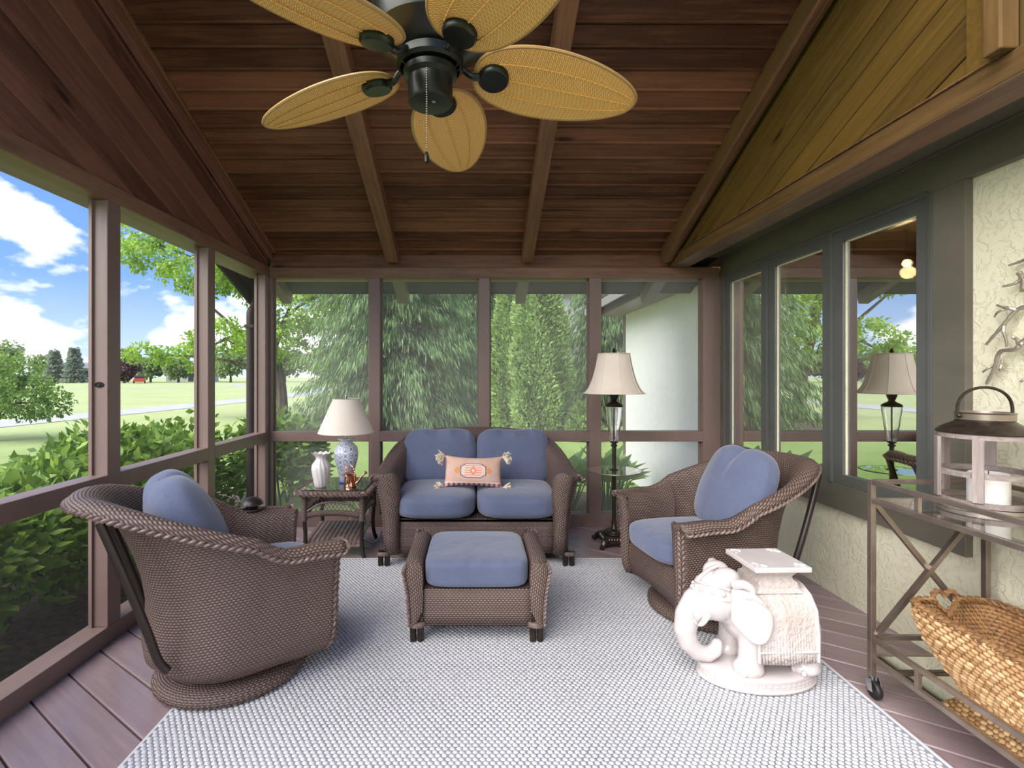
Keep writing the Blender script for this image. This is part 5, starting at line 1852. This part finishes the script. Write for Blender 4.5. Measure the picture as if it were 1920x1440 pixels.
# ================================================================== ELEPHANT GARDEN STOOL (local +X = forward)
def elephant():
    t = thing('elephant_stool', 'white glazed ceramic elephant garden stool on the rug', 'stool', (1.205, 2.18, ZRUG), R(180 + 2))
    cer = simple('elephant_glaze', (.63, .585, .57), .14, spec=.6, c2=(.58, .515, .49), sc=5, bump=.06, bsc=40)
    bis = simple('elephant_relief', (.60, .545, .52), .25, spec=.5, c2=(.53, .44, .385), sc=7, bump=.8, bsc=60)
    # body in one skin: blobs fused by a voxel remesh
    g = G()
    def cap(pts, rs):
        for (a, b), (ra, rb) in zip(zip(pts[:-1], pts[1:]), zip(rs[:-1], rs[1:])):
            a, b = Vector(a), Vector(b)
            m = max(2, int((b - a).length / (min(ra, rb) * .35)))
            for i in range(m + 1):
                g.sphere(a.lerp(b, i / m), lerp(ra, rb, i / m), 14, 9)
    g.sphere((-.055, 0, .262), 1, 28, 18, (.165, .125, .130))
    g.sphere((.03, 0, .268), 1, 24, 16, (.125, .118, .128))
    g.sphere((-.145, 0, .240), 1, 24, 16, (.080, .112, .125))
    for sg in (-1, 1):
        cap([(.062, sg * .074, .24), (.070, sg * .080, .15), (.074, sg * .082, .095)], [.060, .050, .050])
        g.sphere((.082, sg * .082, .078), 1, 16, 10, (.062, .056, .036))
        cap([(-.155, sg * .072, .24), (-.165, sg * .078, .15), (-.165, sg * .08, .095)], [.066, .052, .050])
        g.sphere((-.158, sg * .08, .078), 1, 16, 10, (.060, .054, .034))
    g.sphere((.170, 0, .345), 1, 24, 16, (.098, .092, .108))
    g.sphere((.225, 0, .325), 1, 20, 14, (.070, .070, .085))
    for sg in (-1, 1):
        g.sphere((.155, sg * .042, .432), 1, 16, 12, (.058, .044, .045))
    g.sphere((.10, 0, .30), 1, 20, 14, (.09, .09, .09))
    cap([(.262, 0, .315), (.300, 0, .26), (.312, 0, .20), (.298, 0, .145), (.262, 0, .105), (.215, 0, .092), (.180, 0, .108), (.172, 0, .135)], [.060, .053, .047, .042, .037, .033, .029, .025])
    b = g.build('body', cer, t, merge=False)
    md = b.modifiers.new('rm', 'REMESH'); md.mode = 'VOXEL'; md.voxel_size = .0062; md.use_smooth_shade = True
    md = b.modifiers.new('smooth', 'SMOOTH'); md.iterations = 9; md.factor = .55
    # tusks, nails, eyes
    for sg in (-1, 1):
        G().tube(spline([(.235, sg * .052, .285), (.265, sg * .062, .255), (.285, sg * .062, .245)], 8), [.013, .013, .012, .011, .010, .008, .006, .003], 8).build('tusk', cer, t)
        G().sphere((.228, sg * .062, .352), .010, 10, 8, (1, .6, .8)).build('eye', bis, t)
        for x, y0, k in ((.130, .082, 0), (.118, .118, 1), (-.108, .085, 0), (-.125, .122, 1)):
            G().sphere((x, sg * y0, .072), .014, 10, 8, (.8, .8, 1)).build('toenail', cer, b)
        # ear: cupped fan
        rows = []
        for i in range(13):
            u = i / 12
            row = []
            for j in range(11):
                v = -1 + 2 * j / 10
                wz = .082 * (1 - .25 * u) * (1 if v > 0 else 1.25)
                x = .160 - .135 * u ** .9 * math.sqrt(max(0, 1 - .50 * v * v))
                z = .350 + v * wz * (.40 + .85 * math.sin(math.pi * min(1, u * .62 + .12))) - .045 * u
                y = sg * (.088 + .092 * math.sin(math.pi * .5 * u) - .022 * u * u + .010 * (v * v) * u)
                row.append((x, y, z))
            rows.append(row)
        o = G().grid(rows).build('ear', cer, t, auto=80)
        md = o.modifiers.new('solid', 'SOLIDIFY'); md.thickness = .016; md.offset = 0
        md = o.modifiers.new('sub', 'SUBSURF'); md.levels = md.render_levels = 1
        # ear scroll
        G().tube(spline([(.150, sg * .095, .425), (.128, sg * .130, .440), (.104, sg * .146, .424), (.106, sg * .146, .398), (.124, sg * .136, .392)], 14), [.018, .019, .019, .018, .017, .016, .014, .013, .012, .011, .010, .009, .008, .006], 8).build('ear_scroll', cer, o)
    # bridle: beaded bands round the forehead
    g = G()
    for x, z, ry, rz in ((.225, .372, .074, .040), ):
        pts = [(lerp(.262, .165, abs(math.sin(a)) ** 1.6), .090 * math.sin(a), .402 + .004 * math.cos(a)) for a in [i * math.pi / 24 - math.pi / 2 for i in range(25)]]
        g.tube(pts, .007, 6)
        pts = [(lerp(.290, .170, abs(math.sin(a)) ** 1.6), .097 * math.sin(a), .362 - .004 * math.cos(a)) for a in [i * math.pi / 24 - math.pi / 2 for i in range(25)]]
        g.tube(pts, .006, 6)
        for i in range(7):
            a = lerp(-1.1, 1.1, i / 6)
            g.sphere((lerp(.278, .170, abs(math.sin(a)) ** 1.6), .094 * math.sin(a), .382), .012, 8, 6)
        g.tube([(.262, 0, .402), (.235, 0, .432), (.205, 0, .455), (.17, 0, .468)], .009, 6)
        for sg in (-1, 1):
            g.tube(spline([(.285, sg * .02, .36), (.305, sg * .045, .30), (.29, sg * .058, .25)], 8), .005, 6)
    g.build('bridle', bis, t)
    # saddle cloth: draped sheet with moulded fringe
    rows = []
    nu = 60
    for i in range(nu + 1):
        x = lerp(.072, -.172, i / nu)
        e = i / nu
        row = []
        for j in range(41):
            th = lerp(-1, 1, j / 40)
            a = th * R(98)
            bodyr = .140 - .02 * abs(e - .45) * 2 * .6
            y = bodyr * math.sin(a) * 1.0 if abs(th) < .82 else math.copysign(bodyr * math.sin(R(98) * .82), th) * (1 + .06 * (abs(th) - .82) / .18)
            z = .265 + .140 * math.cos(a) if abs(th) < .82 else lerp(.265 + .140 * math.cos(R(98) * .82), .125, (abs(th) - .82) / .18)
            if abs(th) > .86:
                y += math.copysign(.004 * math.sin(i * 2.1), th)
            row.append((x, y, z))
        rows.append(row)
    o = G().grid(rows).build('saddle_cloth', bis, t, auto=75)
    md = o.modifiers.new('solid', 'SOLIDIFY'); md.thickness = .012; md.offset = 0
    g = G()
    for e in (.072, -.172):
        for sg in (-1, 1):
            g.tube([(e, sg * .142, .13), (e, sg * .142, .235), (e, sg * .128, .33), (e, sg * .09, .378), (e, sg * .04, .40), (e, 0, .405)], .007, 6)
    for sg in (-1, 1):
        g.tube([(.072, sg * .146, .172), (-.172, sg * .146, .172)], .005, 6)
    g.build('cloth_border', cer, t)
    # seat plinth and square slab
    g = G()
    pr = [(.090, .385), (.082, .402), (.078, .425), (.066, .436), (.066, .446), (.082, .474), (.088, .480)]
    rows = []
    for r_, z in pr:
        rows.append([(-.045 + r_ * sx * 1.05, r_ * sy, z) for sx, sy in ((-1, -1), (0, -1), (1, -1), (1, 0), (1, 1), (0, 1), (-1, 1), (-1, 0))])
    g.grid(rows, cv=True)
    g.build('plinth', bis, t, smooth=False)
    G().box(-.045 - .118, -.045 + .118, -.118, .118, .480, .502).build('seat_slab', cer, t, smooth=False, bevel=.005)
    g = G()
    for sx in (-1, 1):
        for sy in (-1, 1):
            g.tube(spline([(-.045 + sx * .10, sy * .06, .5025), (-.045 + sx * .085, sy * .085, .5035), (-.045 + sx * .06, sy * .10, .5025)], 8), .004, 5)
            g.tube(spline([(-.045 + sx * .102, sy * .102, .5025), (-.045 + sx * .085, sy * .09, .504), (-.045 + sx * .07, sy * .075, .5025)], 8), .004, 5)
    g.build('slab_scrolls', cer, t)
    # tail tuft and crupper
    G().tube(spline([(-.215, 0, .30), (-.235, .01, .25), (-.225, .02, .19), (-.205, .03, .15)], 12), [.014, .012, .011, .011, .011, .011, .012, .014, .016, .016, .012, .006], 8).build('tail', cer, t)
    g = G()
    for sg in (-1, 1):
        g.tube(spline([(-.17, sg * .10, .325), (-.205, sg * .085, .30), (-.225, sg * .05, .29), (-.232, 0, .288)], 10), .007, 6)
        for i in range(4):
            g.sphere((-.18 - .014 * i, sg * (.105 - .018 * i), .30 - .008 * i), .011, 8, 6)
    g.build('crupper', bis, t)
    # oval base with fretted rim
    def oval(r, z):
        return [(.005 + .232 * r * math.cos(a) + .012 * math.cos(a), .150 * r * math.sin(a), z) for a in [2 * math.pi * k / 96 for k in range(96)]]
    rows = [oval(.98, 0), oval(1.02, .006), oval(1.02, .012), oval(.985, .016), oval(.985, .044), oval(1.0, .048), oval(.99, .056), oval(.94, .060), oval(.5, .060)]
    g = G().grid(rows, cv=True)
    g.ngon(rows[-1]); g.ngon(list(reversed(rows[0])))
    g.build('base', cer, t, auto=50)
    g = G()
    for k in range(56):
        a = 2 * math.pi * k / 56
        p = Vector((.005 + .241 * math.cos(a), .1485 * math.sin(a), .03))
        d = Vector((math.cos(a) / .241, math.sin(a) / .1485, 0)).normalized()
        Mx = Matrix.Translation(p) @ d.to_track_quat('X', 'Z').to_matrix().to_4x4()
        g.box(-.002, .003, -.007, .007, -.009, -.003, Mx)
        g.box(-.002, .003, -.007, .007, .003, .009, Mx)
    g.build('fret_rim', cer, t, smooth=False)
elephant()

# ================================================================== BAR CART
CX0, CX1, CY0, CY1 = 1.60, 2.062, 1.28, 2.05
def bar_cart():
    t = thing('bar_cart', 'brushed bronze bar cart with glass shelves against the stucco', 'bar cart', (0, 0, 0))
    w = .0105
    def bar(name, a, b, hw=w):
        G().tube([a, b], hw * 1.414, 4, sq=True).build(name, M_BRONZE, t, smooth=False)
    for x in (CX0, CX1):
        for y in (CY0, CY1):
            lg = bx('leg', M_BRONZE, t, x - w, x + w, y - w, y + w, .085, .875, .0015)
            G().lathe([(.001, .062), (.012, .064), (.012, .088), (.001, .09)], 10, (x, y, 0)).build('caster_stem', M_STEEL, lg)
            for s in (-1, 1):
                G().grid([[(x + s * .017, y - .016, .080), (x + s * .017, y + .014, .080)], [(x + s * .019, y - .030, .035), (x + s * .019, y - .006, .03)]]).build('caster_fork', M_STEEL, lg, solid=.002, smooth=False)
            G().lathe([(.001, -.011), (.030, -.011), (.035, -.006), (.035, .006), (.030, .011), (.001, .011)], 24, (x, y - .016, .0352), Matrix.Rotation(R(90), 3, 'Y')).build('caster_wheel', M_RUBBER, lg)
    for z in (.868, .793, .238, .158):
        for x in (CX0, CX1):
            bx('side_rail', M_BRONZE, t, x - .009, x + .009, CY0 + w, CY1 - w, z - .009, z + .009, .0015)
        for y in (CY0, CY1):
            bx('end_rail', M_BRONZE, t, CX0 + w, CX1 - w, y - .009, y + .009, z - .009, z + .009, .0015)
    for y in (CY0 + .15, 1.835):
        for x in (CX0, CX1):
            bx('gallery_post', M_BRONZE, t, x - .007, x + .007, y - .009, y + .009, .80, .862, .001)
            bx('gallery_post', M_BRONZE, t, x - .007, x + .007, y - .009, y + .009, .166, .230, .001)
    bx('glass_shelf', M_GLASS, t, CX0 + .01, CX1 - .01, CY0 + .01, CY1 - .01, .796, .802, .001)
    bx('mirror_shelf', M_MIRROR, t, CX0 + .01, CX1 - .01, CY0 + .01, CY1 - .01, .160, .166, .001)
    for y in (CY1, CY0):
        a, b = Vector((CX0 + .012, y + .008, .785)), Vector((CX1 - .012, y + .008, .25))
        G().tube([a, b], .013, 4, sq=True).build('cross_brace', M_BRONZE, t, smooth=False)
        a, b = Vector((CX0 + .012, y - .008, .25)), Vector((CX1 - .012, y - .008, .785))
        G().tube([a, b], .013, 4, sq=True).build('cross_brace', M_BRONZE, t, smooth=False)
bar_cart()

# ---- lantern
def lantern():
    z0 = .803
    t = thing('lantern', 'round grey-wood lantern with dark metal top on the bar cart', 'lantern', (1.912, 1.905, z0))
    r = .136
    def ring(name, z, h, th, mat=M_GREYW, rr=r):
        G().lathe([(rr - th, z), (rr, z), (rr, z + h), (rr - th, z + h), (rr - th, z)], 44).build(name, mat, t, smooth=True, auto=35)
    G().lathe([(.001, 0), (r - .004, 0), (r - .002, .014), (r - .02, .018), (.001, .018)], 44).build('base_pan', M_ANTQ, t)
    ring('bottom_hoop', .018, .018, .016)
    ring('middle_hoop', .122, .020, .012)
    ring('top_hoop', .262, .020, .016)
    for k in range(6):
        a = R(38 + 60 * k)
        Mx = Matrix.Rotation(a, 4, 'Z')
        o = G().box(.0, .226, -.016, .016, -.006, .006).build('slat', M_GREYW, t, smooth=False, bevel=.002)
        rad = Vector((math.cos(a), math.sin(a), 0))
        zz = Vector((0, 0, 1))
        yy = rad.cross(zz) * -1
        p = rad * (r + .004) + Vector((0, 0, .036))
        o.matrix_basis = Matrix(((0, yy.x, rad.x, p.x), (0, yy.y, rad.y, p.y), (1, 0, 0, p.z), (0, 0, 0, 1)))
    G().lathe([(r + .004, .280), (r + .006, .284), (r - .012, .300), (r - .045, .318), (.082, .326), (.080, .330)], 44).build('metal_roof', M_DBRONZE, t)
    G().lathe([(.080, .326), (.084, .330), (.084, .352), (.088, .356), (.080, .358), (.078, .33)], 40).build('collar', M_BRONZE, t)
    hp = []
    for i in range(30):
        a = math.pi * i / 29
        hp.append((-.094 * math.cos(a) * (1 + .10 * math.sin(a)), 0, .345 + .105 * math.sin(a) ** .8))
    Rz = Matrix.Rotation(R(-6), 4, 'Z')
    hn = G().tube([Rz @ Vector(p) for p in hp], .0055, 8).build('handle', M_DBRONZE, t)
    for s in (-1, 1):
        G().sphere(Rz @ Vector((s * .088, 0, .344)), .009, 10, 8).build('handle_pivot', M_DBRONZE, hn)
    c = thing('pillar_candle', 'thick white pillar candle inside the grey lantern', 'candle', (1.915, 1.895, z0 + .0185))
    G().lathe([(.001, 0), (.058, 0), (.060, .004), (.060, .108), (.055, .113), (.04, .108), (.001, .104)], 36).build('wax', M_WAX, c)
    G().tube([(0, 0, .103), (.001, 0, .12)], .0018, 6).build('wick', M_RUBBER, c)
lantern()
c = thing('votive_candle', 'small white votive candle at the front of the bar cart', 'candle', (1.893, 1.69, .803))
G().lathe([(.001, 0), (.040, 0), (.042, .004), (.043, .082), (.039, .085), (.036, .074), (.001, .072)], 28).build('cup', M_WAX, c)
G().tube([(0, 0, .071), (.001, 0, .086)], .0016, 6).build('wick', M_RUBBER, c)

# ---- woven basket with heart handles
def basket():
    t = thing('basket', 'water hyacinth boat basket with heart handle on the lower cart shelf', 'basket', (1.832, 1.600, .1665))
    Hh = .262
    def half(tt):
        k = sm(tt) * .35 + tt * .65
        bul = .030 * math.sin(math.pi * tt)
        return lerp(.20, .368, k) + bul, lerp(.105, .170, k) + bul * .5
    def pt(a, tt, off=0.0):
        A, B = half(tt)
        c, s = math.cos(a), math.sin(a)
        p = 7.0
        q = (abs(c) ** p + abs(s) ** p) ** (-1 / p)
        nl = math.hypot(c, s)
        return Vector(((B + off) * s * q, (A + off) * c * q, Hh * tt))
    def heart(k, s=1.0):
        a = 2 * math.pi * k
        return (.0031 * 16 * math.sin(a) ** 3 * s, (.0031 * (13 * math.cos(a) - 5 * math.cos(2 * a) - 2 * math.cos(3 * a) - math.cos(4 * a))) * s)
    HC = Vector((-.010, 0, Hh - .006))
    def inheart(p):
        if p.y < .30:
            return False
        x, z = (p.x - HC.x) / .0031 / 15, (p.z - HC.z) / .0031 / 15
        return (x * x + z * z - .75) ** 3 - x * x * z ** 3 < 0 and abs(x) < 1.05
    nr, nc, sr, sc_ = 19, 84, 4, 6
    rows, tone = [], []
    rgb = random.Random(3)
    rnd = {}
    NR, NC = nr * sr, nc * sc_
    for i in range(NC):
        a = 2 * math.pi * i / NC
        row = []
        for j in range(NR + 1):
            tt = j / NR
            r_ = min(j // sr, nr - 1)
            u = i / sc_ + (.5 if r_ % 2 else 0)
            fu = u - math.floor(u)
            fv = (j - r_ * sr) / sr
            key = (int(u) % nc, r_)
            if key not in rnd:
                rnd[key] = rgb.random()
            h = (math.sin(math.pi * fu) ** .6) * (math.sin(math.pi * fv) ** .6 if 0 < fv < 1 else 0)
            row.append(pt(a, tt, .010 * h * (.6 + .7 * rnd[key])))
            tone.append(.0 + 1.0 * h * (.35 + .65 * rnd[key]))
        rows.append(row)
    g = G()
    g.grid(rows, cu=True, skip=inheart)
    # keep per-vertex tone: build without merging
    o = g.build('woven_wall', M_HYAC, t, merge=False, auto=180)
    at = o.data.attributes.new('tone', 'FLOAT', 'POINT')
    tone = tone + tone[:NR + 1]
    at.data.foreach_set('value', tone[:len(o.data.vertices)] + [.5] * max(0, len(o.data.vertices) - len(tone)))
    md = o.modifiers.new('solid', 'SOLIDIFY'); md.thickness = .010; md.offset = 0
    g = G()
    bot = [pt(2 * math.pi * k / 48, 0) for k in range(48)]
    g.ngon([p + Vector((0, 0, .004)) for p in bot])
    g.build('bottom', M_HYAC, t)
    g = G()
    rim = [pt(2 * math.pi * k / 240, 1.0) for k in range(241)]
    def seg(pl):
        braid(g, pl, .020, .040, r=.0075)
    ring = [p for p in rim if not (p.y > .30 and abs(p.x - HC.x) < .040)]
    i0 = max(range(len(rim) - 1), key=lambda k: 1 if (rim[k].y > .3 and abs(rim[k].x - HC.x) < .04 and not (rim[(k + 1) % 240].y > .3 and abs(rim[(k + 1) % 240].x - HC.x) < .04)) else 0)
    loop = [rim[(i0 + 1 + k) % 240] for k in range(240)]
    loop = [p for p in loop if not (p.y > .30 and abs(p.x - HC.x) < .040)]
    seg(loop)
    o = g.build('plaited_rim', M_HYAC, t)
    # heart rope at the far end
    g = G()
    yend = half(1)[0]
    pts = [Vector((heart(k / 60)[0] + HC.x, yend - .004 + (heart(k / 60)[1]) * .25, heart(k / 60)[1] + HC.z)) for k in range(60)]
    P2 = resample(pts + [pts[0]], .003)
    for s in (0, 1):
        g.tube([p + Vector((math.cos(i * .42 + s * math.pi) * .0045, math.sin(i * .42 + s * math.pi) * .0045, math.sin(i * .42 + s * math.pi) * .003)) for i, p in enumerate(P2)], .0062, 6)
    g.build('heart_handle', M_HYAC, t)
    return t
basket()

# ================================================================== METAL BRANCH WALL ART
def wall_art():
    X = XR - .035
    t = thing('branch_wall_art', 'antique silver metal branch sculpture hung on the stucco', 'wall art', (0, 0, 0))
    def poly(pts, r0, r1, name='branch'):
        w = [xp(px, py, X) for px, py in pts]
        P = spline(w, max(10, len(w) * 5))
        n = len(P)
        P = [p + Vector((-.010 * math.sin(i / n * 5 + r0 * 900), 0, 0)) for i, p in enumerate(P)]
        G().tube(P, [lerp(r0, r1, i / (n - 1)) * (1 + .10 * math.sin(i * 1.9)) for i in range(n)], 8).build(name, M_ANTQ, t)
    # trunk and arms run off to the right of the view
    poly([(2040, 560), (1990, 590), (1950, 615), (1921, 640), (1908, 655), (1880, 660), (1868, 690), (1850, 720)], .012, .006)
    poly([(1990, 535), (1950, 555), (1922, 573), (1905, 582), (1890, 602), (1875, 622), (1853, 646)], .011, .005)
    poly([(1884, 608), (1887, 628), (1882, 650)], .007, .004, 'twig')
    poly([(1905, 582), (1893, 577), (1880, 576), (1864, 572)], .007, .004, 'twig')
    poly([(1890, 578), (1878, 584), (1862, 594)], .006, .003, 'twig')
    poly([(1876, 676), (1880, 690), (1873, 696)], .006, .004, 'twig')
    poly([(1862, 683), (1852, 694), (1841, 698)], .006, .003, 'twig')
    poly([(1922, 646), (1908, 640), (1896, 632)], .008, .007, 'twig')
    poly([(1980, 490), (1940, 505), (1915, 520), (1902, 532), (1885, 537)], .010, .004)
    poly([(1912, 510), (1914, 528), (1922, 545)], .010, .009, 'twig')
    poly([(1960, 470), (1930, 482), (1910, 490), (1892, 498)], .009, .004)
    poly([(1990, 640), (1950, 690), (1930, 705), (1918, 716)], .010, .004)
    poly([(2040, 560), (2030, 610), (2010, 650), (1990, 700)], .014, .006)
    poly([(2040, 560), (2010, 520), (1980, 490), (1960, 450)], .014, .006)
wall_art()
